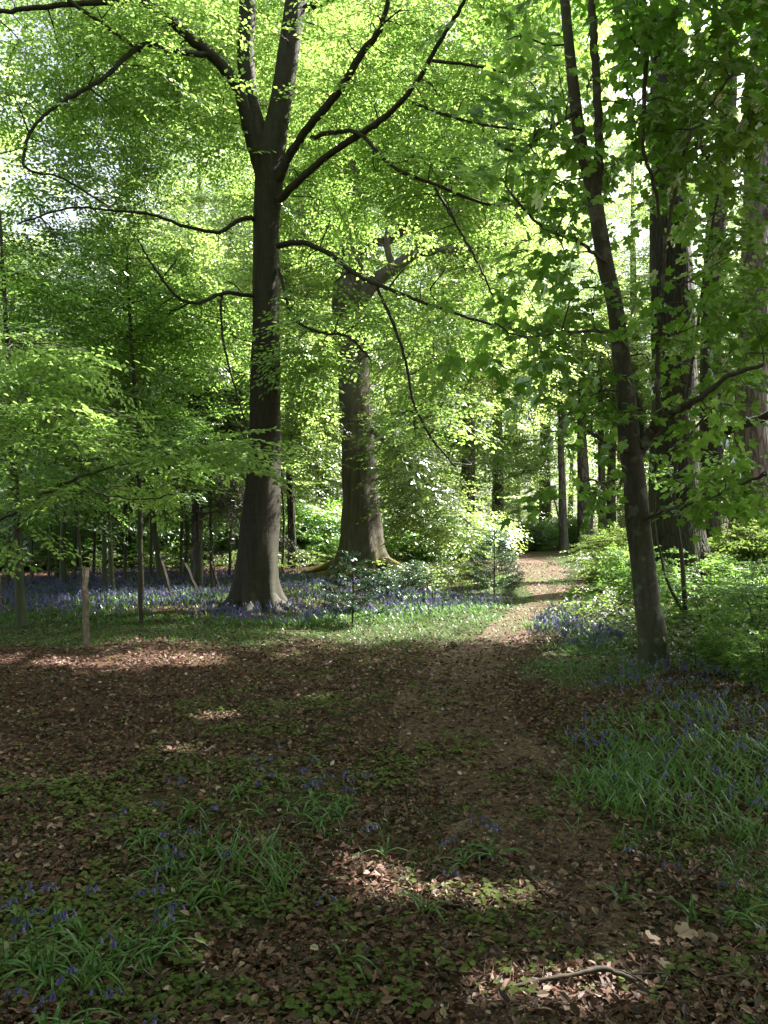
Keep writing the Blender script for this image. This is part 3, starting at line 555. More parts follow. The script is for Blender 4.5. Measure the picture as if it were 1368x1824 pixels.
# exposed roots of the old beech are parts of it
rng = np.random.default_rng(41)
for (az, ln, r, own, bk, d0, hh) in ((-28, 2.6, .22, 0, 0, .75, .36), (-62, 2.2, .20, 0, 0, .75, .36), (-105, 1.7, .16, 0, 0, .75, .36), (-150, 1.9, .17, 0, 0, .75, .36), (-172, 3.1, .15, 0, 0, .75, .36), (10, 2.3, .18, 0, 0, .75, .36),
        (-8, .8, .10, 1, 1, .33, .24), (-40, .6, .10, 1, 1, .33, .25), (-75, .4, .09, 1, 1, .33, .24), (-118, .5, .09, 1, 1, .33, .24), (-150, .7, .11, 1, 1, .33, .26), (-178, .9, .10, 1, 1, .33, .24)):
    g = Geo(); a = R(az); pts = []
    for q in np.linspace(0, 1, 6):
        d = d0 + ln * q * 0.75; aa = a + 0.35 * math.sin(q * 4 + az); pts.append([d * math.cos(aa), d * math.sin(aa), hh * (1 - q) ** 2.0 - 0.10 * q + 0.03, r * (1 - 0.75 * q)])
    tube(g, smooth_path(np.array(pts), 5), 10, 0, lambda p, th: 1 + 0.12 * np.sin(3 * th[None] + 5 * p[:, :1]))
    g.build('root', B_BEECH if bk else B_MOSSY, big_beech if own else old_beech)

SYC_Y = 8.56
syc = make_tree('sycamore_tree', 'slender leaning sycamore with big lobed leaves beside the right edge of the path', [
    px_limb([(1168, 1205, 54), (1162, 1130, 50), (1153, 1080, 45), (1145, 1000, 43), (1136, 925, 42), (1130, 850, 38), (1122, 790, 40), (1115, 700, 33), (1105, 620, 30), (1095, 540, 29), (1080, 480, 29), (1066, 400, 27), (1055, 335, 26), (1035, 260, 22), (1022, 160, 20), (1012, 60, 18), (1004, -20, 17), (985, -150, 14), (970, -320, 9)], SYC_Y),
    px_limb([(1060, 350, 20), (1066, 290, 17), (1064, 180, 15), (1058, 80, 15), (1055, 0, 14), (1060, -120, 11), (1075, -280, 7)], SYC_Y),
    px_limb([(1130, 815, 26, 8.56), (1150, 785, 22, 8.5), (1172, 752, 18, 8.4), (1210, 730, 15, 8.2), (1250, 706, 12, 8.0), (1300, 670, 9, 7.8), (1360, 650, 7, 7.6)]),
    px_limb([(1136, 800, 18, 8.56), (1143, 740, 15, 8.6), (1125, 690, 12, 8.65), (1118, 640, 8, 8.7)]),
    px_limb([(1118, 805, 10, 8.5), (1095, 798, 8, 8.3), (1070, 782, 7, 8.2), (1047, 768, 6, 8.1)]),
    px_limb([(1180, 750, 11, 8.4), (1172, 700, 9, 8.4), (1172, 620, 8, 8.4), (1180, 520, 7, 8.35), (1186, 430, 7, 8.3), (1210, 310, 6, 8.25), (1235, 230, 5, 8.2), (1300, 140, 4, 8.1)]),
    px_limb([(1185, 440, 6, 8.3), (1165, 330, 6, 8.3), (1145, 260, 7, 8.3), (1150, 120, 8, 8.2), (1165, 30, 7, 8.1), (1175, -40, 6, 8.1)]),
    px_limb([(1100, 590, 7, 8.5), (1060, 590, 6, 8.2), (1000, 592, 5, 8.0), (930, 600, 4, 7.8), (880, 575, 3, 7.7)]),
    px_limb([(1120, 840, 5, 8.5), (1080, 860, 4, 8.3), (1040, 850, 3, 8.2)]),
    px_limb([(1138, 930, 6, 8.5), (1200, 905, 6, 8.2), (1270, 885, 5, 8.0), (1350, 850, 5, 7.8), (1420, 830, 4, 7.6)]),
    px_limb([(1080, 470, 8, 8.5), (1030, 430, 6, 8.1), (960, 400, 5, 7.9), (900, 330, 4, 7.8)]),
    px_limb([(1025, 200, 9, 8.5), (980, 230, 6, 8.1), (920, 270, 5, 8.0), (880, 250, 4, 8)]),
], [(970, 250, 8.0, 90, 150, 1.3, 26), (1100, 130, 8.6, 130, 190, 1.3, 32), (1000, 470, 8.0, 110, 110, 1.2, 24), (940, 610, 7.9, 110, 40, .9, 15), (1240, 150, 8.5, 120, 180, 1.3, 38), (1060, 850, 8.2, 50, 60, .6, 5), (1280, 560, 8.4, 100, 150, 1.0, 26), (1170, 300, 8.5, 100, 120, 1.2, 12), (1070, 40, 8.2, 260, 90, 1.3, 24),
    (1310, 880, 7.8, 80, 40, .7, 8), (1230, 750, 8.4, 90, 60, .8, 6), (1160, 640, 8.6, 80, 110, .8, 4), (1040, 700, 8.2, 60, 60, .8, 5), ('w', 3.2, 7.6, 8.9, 2.4, 2.4, 1.2, 60), ('w', 5.6, 8.6, 7.8, 1.8, 2.4, 2.0, 90)],
    B_SYC, M_MAPLE, tmpl=T_MAPLE, k=3, shape=MAPLE, seed=13, flare=0.22, lobes=4, sides=(24, 10), carve=0.8, spread=0.25, tilt=0.45, gsides=4, tww=0.002, droop=-0.35, rbase=0.007, flareh=0.15)

oak = make_tree('oak_tree', 'thick dark furrowed oak trunk directly behind the slender sycamore', [
    px_limb([(1212, 1062, 112), (1208, 1000, 100), (1205, 950, 94), (1203, 850, 86), (1201, 700, 78), (1200, 600, 75), (1196, 450, 72), (1195, 300, 70), (1194, 150, 66), (1190, 0, 62), (1195, -150, 54), (1200, -320, 42), (1190, -520, 26)], 19.0),
    px_limb([(1192, 130, 30, 19), (1150, 40, 24, 18), (1100, -60, 18, 16.5), (1050, -220, 12, 14), (1000, -420, 8, 12)]),
    px_limb([(1195, 10, 34, 19), (1270, -100, 26, 18), (1350, -230, 18, 16), (1450, -450, 12, 13)]),
    px_limb([(1200, -200, 28, 19), (1120, -380, 20, 18), (1000, -560, 12, 17)]),
    px_limb([(1195, 200, 22, 19), (1240, 110, 18, 19.8), (1300, 30, 14, 20.5), (1400, -80, 10, 21)]),
], [('w', 10.5, 13.5, 12.0, 3.5, 4.0, 3.0, 200), ('w', 8.0, 9.5, 9.0, 3.0, 3.0, 2.5, 230), ('w', 5.5, 13.0, 11.8, 3.2, 2.8, 1.3, 170)],  # crown volumes out of view, placed to shade the floor
    B_OAK, M_MAPLE, tmpl=T_CANOPY, k=5, seed=14, flare=0.35, lobes=6, sides=(40, 12), carve=0.97, spread=0.8, tilt=0.45)

make_tree('oak_tree', 'curving brown trunk with a crooked limb just right of the dark furrowed oak', [
    px_limb([(1264, 985, 44), (1262, 900, 38), (1265, 830, 40), (1268, 770, 44), (1264, 700, 36), (1268, 560, 34), (1274, 420, 33), (1285, 300, 32), (1295, 200, 30), (1300, 60, 26), (1310, -100, 20), (1320, -260, 12)], 24.5),
    px_limb([(1268, 790, 30, 24.5), (1290, 768, 22, 24), (1320, 757, 18, 23.4), (1368, 740, 15, 22.8), (1430, 700, 11, 22), (1500, 640, 7, 21)]),
    px_limb([(1278, 330, 16, 24.5), (1240, 230, 12, 23.6), (1200, 160, 8, 23)]),
], [(1290, 200, 25, 120, 190, 3, 120), (1340, 560, 25, 60, 90, 2, 20)], B_OAK, M_BEECH_FAR, k=4, lscale=1.5, seed=15, flare=0.2, lobes=4, carve=1.0)
make_tree('oak_tree', 'broad fissured trunk cut by the right edge of the photo', [
    px_limb([(1330, 975, 84), (1332, 940, 68), (1337, 850, 62), (1340, 750, 60), (1342, 600, 52), (1346, 420, 46), (1350, 250, 42), (1352, 100, 36), (1360, -60, 28), (1350, -240, 18)], 25.0),
    px_limb([(1345, 420, 20, 25), (1400, 330, 16, 24), (1480, 240, 10, 23)]),
    px_limb([(1348, 300, 16, 25), (1310, 220, 12, 24), (1260, 120, 8, 23.5)]),
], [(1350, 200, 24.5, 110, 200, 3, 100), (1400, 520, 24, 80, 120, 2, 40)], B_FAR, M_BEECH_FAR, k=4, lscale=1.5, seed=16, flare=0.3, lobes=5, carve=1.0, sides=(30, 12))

# slim trees and saplings, each one told apart by where its stem stands
def slim(label, pts, Y, crowns, seed, mat=B_SAP, leaf=M_HAZEL, name='young_beech_tree', group='slim young trees', lscale=1.1, k=4, extra=(), **kw):
    kw = dict(dict(flare=0.15, lobes=4, sides=(12, 7), spread=0.4, carve=0.9), **kw)
    return make_tree(name, label, [px_limb(pts, Y)] + [px_limb(e) for e in extra], crowns, mat, leaf, k=k, lscale=lscale, seed=seed, group=group, **kw)
slim('slim mossy trunk standing between the two biggest beeches', [(522, 1010, 20), (520, 950, 15), (517, 850, 14), (515, 740, 13), (514, 600, 11), (512, 450, 8), (508, 330, 5)], 27, [(520, 620, 27, 100, 150, 2.5, 110), (560, 880, 26.5, 60, 70, 1.5, 50), (500, 850, 27, 50, 60, 1.5, 30)], 21, mat=B_OAK, leaf=M_BEECH_FAR, lscale=1.4, name='slim_tree')
slim('straight young beech nearest the left edge, just left of the upright stake', [(38, 1118, 18), (33, 1000, 15), (27, 880, 14), (20, 740, 12), (12, 600, 9), (5, 480, 6), (0, 380, 4)], 12.4, [(40, 560, 12.4, 120, 130, 1.4, 40), (60, 760, 12.2, 130, 100, 1.2, 37), (20, 900, 12.2, 60, 30, .8, 6)], 22)
slim('pale forked sapling behind the bluebells, left of the upright stake', [(113, 1050, 13), (112, 960, 10), (118, 860, 8), (125, 700, 6), (120, 560, 4)], 19, [(120, 680, 19, 120, 120, 2, 42)], 23)
slim('thin left stem of the close pair between the two upright stakes', [(186, 1052, 9), (186, 960, 8), (190, 820, 8), (192, 640, 7), (190, 500, 4)], 18.5, [(200, 560, 18.5, 110, 120, 2, 45), (180, 760, 18.5, 100, 90, 2, 30)], 24)
slim('dark right stem of the close pair between the two upright stakes', [(201, 1062, 10), (197, 980, 9), (192, 870, 9), (200, 760, 7), (205, 640, 4)], 17, [(215, 700, 17, 100, 110, 1.5, 37)], 25)
slim('dark sapling rising just beside the second upright stake', [(252, 1085, 11), (250, 980, 9), (248, 860, 8), (240, 700, 7), (232, 580, 6), (225, 440, 4)], 15, [(260, 760, 15, 110, 90, 1.5, 40), (230, 520, 15, 120, 110, 1.6, 40)], 26, extra=([(248, 860, 6, 15), (230, 800, 5, 14.8), (215, 700, 4, 14.6)],))
slim('slightly leaning sapling among the slanting stakes', [(291, 1052, 12), (280, 980, 10), (270, 900, 9), (262, 780, 7), (262, 640, 4)], 19.5, [(300, 660, 19.5, 110, 110, 2, 40), (290, 850, 19, 80, 60, 1.4, 22)], 27)
slim('straight sapling nearest the left side of the big dark beech', [(355, 1052, 10), (354, 960, 9), (350, 840, 8), (347, 700, 8), (330, 620, 6), (315, 500, 4)], 19.5, [(360, 620, 19.5, 100, 130, 2, 45), (370, 850, 19, 70, 70, 1.4, 22)], 28)
slim('small leafy beech sapling with low boughs in the dark left wood', [(100, 1040, 9), (104, 960, 8), (98, 860, 7), (104, 760, 5)], 23, [(120, 850, 23, 140, 80, 2, 120), (60, 930, 22, 110, 40, 1.5, 50)], 35, lscale=1.3)
slim('small leafy beech sapling with low boughs between the stakes and the big dark beech', [(330, 1035, 8), (334, 960, 7), (328, 860, 6), (332, 760, 4)], 24, [(320, 850, 24, 120, 80, 2, 110), (380, 930, 23, 90, 40, 1.5, 45), (230, 900, 24, 90, 50, 1.5, 50)], 36, lscale=1.3)
slim('thin crooked stem just behind the tallest stake', [(152, 1075, 5), (142, 980, 5), (136, 900, 5), (134, 800, 4), (130, 700, 3)], 15.5, [(120, 860, 15.5, 90, 60, 1.2, 20)], 29)
slim('thin stem seen beyond the short leaning stakes', [(378, 1055, 7), (376, 960, 6), (375, 850, 5), (378, 740, 4)], 22, [(400, 760, 22, 80, 120, 2, 35)], 30)
slim('thin dark stem at the foot of the far left thicket', [(58, 1052, 6), (55, 950, 6), (48, 850, 5), (50, 730, 4)], 20, [(40, 680, 20, 120, 130, 2.5, 55)], 31)
slim('slender hazel with round sunlit leaves between the sycamore and the right edge', [(1225, 1120, 9), (1215, 1000, 8), (1200, 880, 7), (1215, 760, 6), (1240, 600, 5), (1265, 420, 4), (1300, 250, 3)], 10.5,
     [(1300, 420, 10.5, 80, 150, 1.0, 22), (1330, 640, 10.3, 60, 120, 1.0, 16), (1190, 820, 10.3, 50, 60, .6, 6), (1250, 250, 10.5, 110, 90, 1.0, 12), (1320, 840, 10.2, 60, 60, .7, 7), (1190, 560, 10.4, 60, 100, .8, 4), (1110, 1020, 10, 30, 50, .5, 5)], 33, name='hazel_tree', tmpl=T_ROUND, shape=RND, lscale=.9, k=3, spread=.22, tilt=.5, carve=.3, rbase=.004, tww=.0015,
     extra=([(1222, 1100, 6, 10.5), (1190, 1040, 5, 10.3), (1170, 960, 4, 10.2), (1165, 880, 3, 10.1)], [(1212, 800, 5, 10.5), (1270, 720, 4, 10.3), (1330, 640, 3, 10.2)]))

for i_, (lab, u, v, tu, tv, Y, wd) in enumerate((
    ('very thin stem left of the pale forked sapling', 85, 1048, 92, 700, 20.5, 5), ('thin dark stem between the pale sapling and the tallest stake', 133, 1050, 128, 640, 21, 6), ('thin stem just right of the tallest stake', 165, 1046, 172, 620, 22, 5),
    ('thin straight stem right of the close pair', 222, 1050, 218, 560, 20, 6), ('thin stem behind the second upright stake', 268, 1046, 262, 640, 22, 5), ('thin stem between the slanting stakes', 322, 1045, 318, 560, 21, 6), ('faint thin stem close to the left of the big dark beech', 408, 1042, 410, 640, 23, 5),
    ('thin stem behind the leftmost sapling', 12, 1052, 18, 640, 18, 6), ('thin stem showing just right of the big dark beech', 502, 1025, 505, 760, 26, 5))):
    slim(lab, [(u, v, wd), ((u * 2 + tu) / 3 + 3, (v * 2 + tv) / 3, wd * .9), ((u + tu * 2) / 3 - 2, (v + tv * 2) / 3, wd * .7), (tu, tv, wd * .4)], Y, [(tu, tv + 60, Y, 80, 90, 1.6, 22)], 300 + i_)
# near branch from a young beech whose stem is just outside the frame, its leaves lit on the left
slim('young beech reaching low leafy branches in from the left edge', [(-120, 1240, 22), (-118, 1000, 18), (-112, 800, 16), (-100, 600, 12), (-90, 400, 8), (-80, 250, 5)], 7.6,
     [(60, 620, 7.4, 110, 35, .6, 15), (90, 735, 7.2, 120, 18, .6, 14), (250, 780, 7.2, 170, 22, .5, 16), (420, 802, 7.0, 90, 16, .4, 8), (150, 866, 7.4, 160, 22, .5, 6), (40, 950, 7.4, 80, 30, .6, 4), (20, 700, 7.6, 70, 80, .7, 6), (330, 848, 7.2, 80, 16, .4, 2)], 32, lscale=0.85, k=3, leaf=M_BEECH,
     tmpl=T_BEECH_NEAR, shape=HI, spread=0.16, carve=0.0, tilt=0.2, rbase=0.004, tww=0.0015,
     extra=([(-115, 960, 9, 7.6), (0, 925, 7, 7.5), (60, 890, 6, 7.4), (130, 855, 5, 7.4), (200, 832, 4, 7.3), (300, 812, 4, 7.2), (400, 802, 3, 7.1), (480, 800, 2, 7.0)],
            [(-105, 760, 7, 7.6), (-20, 740, 6, 7.4), (60, 735, 4, 7.3), (160, 728, 3, 7.2), (240, 745, 2, 7.1)], [(-100, 640, 6, 7.6), (-20, 620, 4, 7.5), (60, 610, 3, 7.4), (150, 625, 2, 7.3)],
            [(130, 855, 4, 7.4), (180, 880, 3, 7.3), (260, 890, 2.5, 7.2), (350, 870, 2, 7.1)]))
# far trunks beyond the sunny bank
def fartree(label, pts, Y, crowns, seed, **kw):
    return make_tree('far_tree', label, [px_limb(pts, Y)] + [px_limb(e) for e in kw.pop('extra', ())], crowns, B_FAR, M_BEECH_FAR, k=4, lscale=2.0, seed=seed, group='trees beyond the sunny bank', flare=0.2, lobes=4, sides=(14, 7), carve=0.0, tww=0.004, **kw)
fartree('leftmost slim grey trunk beyond the sunny bank', [(1005, 988, 17), (1003, 930, 15), (1001, 860, 13), (999, 780, 11), (1002, 640, 9), (1000, 500, 6)], 43, [(980, 600, 43, 130, 130, 4, 120), (950, 800, 43, 60, 40, 2, 20)], 51, extra=([(1002, 950, 4, 43), (990, 900, 3, 42.5), (975, 850, 2, 42)],))
fartree('stout bulging trunk second from the left beyond the sunny bank', [(1041, 986, 32), (1041, 950, 27), (1042, 905, 28), (1040, 860, 22), (1036, 760, 16), (1040, 600, 10)], 44, [(1060, 640, 44, 120, 130, 4, 110)], 52, extra=([(1040, 890, 12, 44), (1060, 878, 9, 43.5), (1078, 860, 6, 43)],))
fartree('left one of the twin trunks beyond the sunny bank', [(1073, 972, 17), (1073, 920, 14), (1072, 870, 13), (1070, 760, 11), (1068, 600, 7)], 46, [(1130, 560, 46, 120, 120, 4, 100)], 53)
fartree('right one of the twin trunks beyond the sunny bank', [(1090, 970, 18), (1089, 920, 17), (1088, 870, 16), (1092, 780, 12), (1095, 620, 8)], 46.5, [(1180, 700, 46, 120, 100, 4, 100)], 54, extra=([(1090, 890, 8, 46.5), (1104, 865, 7, 46.3), (1112, 840, 5, 46)],))

# background trees: three grown once, then copied
def proto_tree(name, label, H, rad, seed, n, loc, leaf=M_BEECH_FAR, low=2.5):
    rng = np.random.default_rng(seed); root = thing(name, label, 'tree', (*loc, height(*loc)), 'tall trees standing behind the clearing'); g = Geo()
    ln = np.array([[0, 0, -0.2, 0.42], [0.1, 0, H * .2, 0.34], [0.0, 0.1, H * .45, 0.27], [0.2, -0.1, H * .7, 0.17], [0.1, 0.1, H * .95, 0.05]]); s = smooth_path(ln, 8); tube(g, s, 14, 0, lambda p, th: 1 + 0.3 * np.exp(-np.maximum(p[:, 2:3], 0) / 0.4) * (0.5 + 0.5 * np.sin(5 * th[None])))
    nodes, nr = s[s[:, 2] > low, :3], s[s[:, 2] > low, 3]
    z = low + (H - low) * rng.random(n) ** 0.85; tt = (z - low) / (H - low); rr = rad * (0.55 + 0.75 * tt) * np.sqrt(np.maximum(1 - tt ** 3, 0.03)) * (0.75 + 0.25 * np.sin(z * 1.7)); a = rng.random(n) * 6.283; q = np.sqrt(rng.random(n) * 0.85 + 0.15) * rr
    T = np.stack([q * np.cos(a), q * np.sin(a), z], -1); dirs, starts = grow(g, rng, nodes, nr, T, rbase=0.014, sides=4)
    cg = Geo(); leaves_on(cg, rng, T, dirs, starts, T_FAR, 5, 1.0, LO, 0, 0.75, 0.35, tww=0, carve=0)
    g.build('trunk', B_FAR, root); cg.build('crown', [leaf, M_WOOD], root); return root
PA = proto_tree('tall_tree', 'tall leafy tree right behind the old pale beech', 27, 5.2, 61, 400, (-1.3, 38.5), low=2.0)
PB = proto_tree('tall_tree', 'tall leafy tree above the bend of the path', 25, 4.8, 62, 360, (7.0, 49.5), low=1.6)
PC = proto_tree('tall_tree', 'shorter bushy tree behind the slim mossy trunk', 14, 4.2, 63, 230, (-4.5, 33.5), low=1.2)
GRP = 'tall trees standing behind the clearing'
for src, lab, x, y, rz, s in (
    (PA, 'tall tree over the thicket at the far left edge', -19.5, 36, 1.0, 0.9), (PC, 'bushy tree filling the gap left of the slanting stakes', -9.5, 31, 2.0, 1.0), (PC, 'bushy tree behind the straight sapling left of the big beech', -7.0, 37, 4.1, 1.2),
    (PA, 'tall tree showing high between the big beech and the old beech', -3.2, 42, 3.0, 1.05), (PC, 'bushy low tree in the dark beyond the left bluebells', -13.5, 29, 5.0, .8), (PB, 'tall tree seen through the gap right of the old pale beech', 4.5, 43, 5.2, 1.05),
    (PC, 'bushy tree on the left side of the path where it vanishes', 1.6, 44, 0.7, 0.75), (PA, 'tall tree right of the twin far trunks', 14.8, 47, 2.2, 0.95), (PB, 'tall tree behind the curving trunk with the crooked limb', 24.0, 47, 0.4, 1.0),
    (PC, 'bushy tree glowing behind the dark furrowed oak', 20.0, 49, 2.9, 1.0), (PA, 'tall tree beyond the broad trunk at the right edge', 23.5, 50, 4.4, 1.0), (PC, 'bushy tree low beyond the right edge trunk', 21.5, 38, 1.3, 0.9),
    (PB, 'tall tree rising over the four far trunks', 11.0, 54, 3.3, 1.1), (PA, 'tall tree far behind the leaning young stems on the left', -11.0, 47, 5.9, 1.1), (PB, 'tall tree deep behind the slim mossy trunk', -4.0, 52, 2.5, 1.0), (PA, 'tall tree deep in the wood past the path bend', 3.0, 55, 0.2, 1.1)):
    copy_thing(src, lab, (x, y, float(height(x, y))), rz, s, GRP)

# deep woodland closing the view: one mass
rng = np.random.default_rng(71); g = Geo(); cg = Geo()
N = 150; a = rng.uniform(-0.85, 0.85, N); d = rng.uniform(58, 105, N); TX, TY = d * np.sin(a), d * np.cos(a)
for x, y in zip(TX, TY):
    r = rng.uniform(0.15, 0.4); h = rng.uniform(12, 20); z = float(height(x, y)); lx, ly = rng.normal(0, 0.5, 2)
    tube(g, smooth_path(np.array([[x, y, z - .2, r * 1.2], [x + lx * .4, y, z + h * .3, r * .9], [x + lx, y + ly, z + h, r * .4]]), 4), 8)
M_ = 9000; k = rng.integers(0, N, M_); hz = rng.random(M_); rr = rng.uniform(1, 6.5, M_); an = rng.random(M_) * 6.283
p = np.stack([TX[k] + rr * np.cos(an), TY[k] + rr * np.sin(an), 1.0 + 0.8 + hz ** 0.8 * 20], -1)
dd = np.stack([np.cos(an), np.sin(an), -0.1 + 0 * an], -1); nn = np.stack([rng.normal(0, .45, M_), rng.normal(0, .45, M_), np.ones(M_)], -1)
stamp(cg, rng, T_VFAR, p, norm(dd), norm(nn), rng.uniform(.8, 1.3, M_), LO, 1, 0, 0)
for v in cg.v: g.v.append(v)
for (f, m_, r_, s_) in cg.f: g.f.append((f + g.n, m_, r_, s_))
g.n += cg.n; g.build('distant_woodland', [B_FAR, M_BEECH_FAR], None, kind='stuff')

# unseen trees added outside the frame to shade the foreground and cut sky light
def unseen_tree(label, x, y, H, crowns, seed, k=5):
    r = 0.3; lb = [np.array([[x, y, 0, r * 1.3], [x, y, H * .3, r], [x + .2, y, H * .6, r * .7], [x, y, H * .9, r * .3]])]
    return make_tree('shade_tree', label, lb, crowns, B_OAK, M_MAPLE, tmpl=T_CANOPY, k=k, seed=seed, flare=0.3, lobes=5, carve=0.97, spread=0.8, tilt=0.45, group='unseen trees added to shade the foreground', sides=(18, 10))
unseen_tree('tall unseen shade tree added right of the foreground bluebells', 8.5, 4.5, 15, [('w', 8.0, 6.5, 9.5, 4.0, 4.0, 3.0, 380), ('w', 10.5, 8.5, 12, 3, 3, 2.5, 140)], 81)
unseen_tree('tall unseen shade tree added close to the camera on its right', 5.5, -2.5, 14, [('w', 5.5, 1.0, 10.0, 4.0, 4.0, 2.6, 260)], 82)
unseen_tree('tall unseen shade tree added left of the camera', -6.5, 1.0, 14, [('w', -5.5, 3.5, 10.5, 4.0, 4.0, 2.2, 190)], 83)
unseen_tree('tall unseen shade tree added behind the camera', -1.0, -7.0, 15, [('w', -1.0, -5.0, 9.5, 6, 3.5, 3, 260)], 84)
unseen_tree('unseen shade tree with low boughs added well behind the camera on its left', -6.0, -10.0, 13, [('w', -6.0, -9.5, 6.5, 4.5, 3, 5, 330)], 87)  # the low-boughed rear trees are added to wall off open sky
unseen_tree('unseen shade tree with low boughs added straight behind the camera', 1.0, -11.5, 13, [('w', 1.0, -11, 6.5, 4.5, 3, 5, 330)], 88)
unseen_tree('unseen shade tree with low boughs added well behind the camera on its right', 7.5, -8.0, 13, [('w', 7.5, -7.5, 6.5, 4.0, 3.5, 5, 330)], 89)
unseen_tree('tall unseen shade tree added beyond the left edge', -12.5, 12.0, 17, [('w', -11.5, 12.0, 10.0, 3.0, 5.0, 5.0, 200)], 85)
unseen_tree('tall unseen shade tree added beyond the right edge', 14.5, 15.0, 17, [('w', 14.0, 14.5, 11.0, 3.5, 3.5, 4.5, 170)], 86)

# ================================================================== UNDERGROWTH
def bush(name, label, loc, h, rad, n, seed, leafmat, tmpl=T_BUSH, shape=HI, cat='shrub', group=None, ls=1.0, stems=6):
    rng = np.random.default_rng(seed); root = thing(name, label, cat, (loc[0], loc[1], float(height(*loc))), group); g = Geo(); cg = Geo(); nodes = []; nr = []
    for i in range(stems):
        a = rng.random() * 6.28; q = rad * rng.uniform(.2, .8); s = smooth_path(np.array([[0.05 * math.cos(a), 0.05 * math.sin(a), -.05, .010], [q * .4 * math.cos(a), q * .4 * math.sin(a), h * .45, .007], [q * math.cos(a), q * math.sin(a), h * rng.uniform(.75, 1.0), .003]]), 5)
        tube(g, s, 5); nodes.append(s[3:, :3]); nr.append(s[3:, 3])
    T = norm(rng.normal(size=(n, 3))) * (rng.random((n, 1)) ** .45) * np.array([rad, rad, h * .5]) + np.array([0, 0, h * .55]); T = T[T[:, 2] > .08]
    dirs, st = grow(g, rng, np.concatenate(nodes), np.concatenate(nr), T, rbase=.002, sides=3, wig=.12)
    az = rng.normal(0, .8, len(T)); d = np.stack([dirs[:, 0], dirs[:, 1], dirs[:, 2] * .3 - .05], -1)
    for rep in range(2):
        az = rng.normal(0, .9, len(T)); ca, sa = np.cos(az), np.sin(az); d2 = norm(np.stack([d[:, 0] * ca - d[:, 1] * sa, d[:, 0] * sa + d[:, 1] * ca, d[:, 2]], -1)); nn = norm(np.stack([rng.normal(0, .3, len(T)), rng.normal(0, .3, len(T)), np.ones(len(T))], -1))
        stamp(cg, rng, tmpl, T - d2 * .08 * ls, d2, nn, ls * rng.uniform(.7, 1.2, len(T)), shape, 0, 1, .0015)
    g.build('stem', M_WOOD, root); cg.build('foliage', [leafmat, M_WOOD], root); return root
def at(u, v): q = G(u, v); return (q[0], q[1])
GR = 'leafy shrubs on the right of the path'
SH = bush('shrub', 'leafy shrub growing at the foot of the dark furrowed oak', at(1160, 1098), 1.2, .6, 110, 1, M_HAZEL, group=GR, ls=1.1)
SH2 = bush('shrub', 'bright spreading shrub on the sunny bank nearest the path', at(1105, 1050), 0.9, 0.9, 260, 2, M_HERB, group=GR, ls=1.25)
for src, lab, u, v, rz, s in ((SH, 'shrub right of the dark furrowed oak, below the curving trunk', 1262, 1090, 1.2, (1., 1., .85)), (SH, 'shrub at the right edge below the broad fissured trunk', 1345, 1105, 2.4, (1.2, 1.2, .85)),
        (SH, 'low shrub between the sycamore foot and the right edge', 1260, 1150, 3.6, (.9, .9, .7)), (SH, 'dark low shrub nearest the right edge above the bluebells', 1350, 1165, 4.8, (.95, .95, .75)), (SH, 'shrub half hidden behind the sycamore stem', 1115, 1068, 5.2, (1., 1., .9)),
        (SH2, 'bright shrub on the sunny bank just left of the sycamore stem', 1122, 1036, .9, (1.1, 1.1, 1.2)), (SH2, 'bright shrub on the bank between the oak and the curving trunk', 1262, 1035, 2.2, (1.0, 1.0, 1.0)), (SH2, 'bright shrub in the sun left of the right edge trunk', 1300, 1050, 3.5, (1.3, 1.3, 1.4)),
        (SH2, 'bright shrub touching the right edge in the sun', 1372, 1050, 4.4, (1.3, 1.3, 1.7)), (SH2, 'farthest bright shrub on the bank under the stout bulging trunk', 1088, 1008, 5.5, (1.3, 1.3, .9)), (SH2, 'far bright shrub on the bank under the twin trunks', 1105, 1005, .2, (1.6, 1.6, 1.1)), (SH, 'small shrub at the right edge among the bluebells', 1362, 1235, 1.0, (.6, .6, .5)),
        (SH, 'slim seedling shrub standing in the right hand bluebells', 1290, 1210, 2.9, (.55, .55, .6))):
    x, y = at(u, v); copy_thing(src, lab, (x, y, float(height(x, y))), rz, s, GR)
# low shrubs in the clearing and dark ones in the wood behind
GC = 'low bushes around the clearing'
LB = bush('bush', 'dark bush in the shade behind the old pale beech', (1.3, 30.5), 2.2, 1.8, 320, 3, M_HAZEL, tmpl=T_ROUND, shape=LO, group=GC, ls=1.6, stems=8, cat='bush')
for lab, x, y, rz, s in (('dark bush between the slim mossy trunk and the old beech', -2.6, 31, 1., 1.), ('dark bush behind the slim mossy trunk', -4.4, 32, 2, 1.1), ('bush in the gap right of the old beech roots', 2.9, 33, 3, .9), ('bush left of the far end of the path', 4.2, 38, 4, .6),
        ('bush behind the leaning stakes', -8.2, 29.5, 5, 1.), ('bush behind the close pair of stems', -10.6, 28.5, 6, 1.1), ('bush in the dark at the left edge of the bluebells', -13.2, 27, .5, 1.2), ('bush deep behind the two upright stakes', -11.5, 33, 1.6, 1.3), ('bush right behind the trunk of the big beech', -6.0, 31.5, 2.6, 1.1),
        ('bush on the far side of the path bend', 8.4, 44, 3.3, .7), ('bush under the tall trees where the path turns left', 6.0, 46, 4.3, .8), ('bush behind the leftmost far trunk', 10.8, 47, 5.3, .8)):
    copy_thing(LB, lab, (x, y, float(height(x, y))), rz, s, GC)
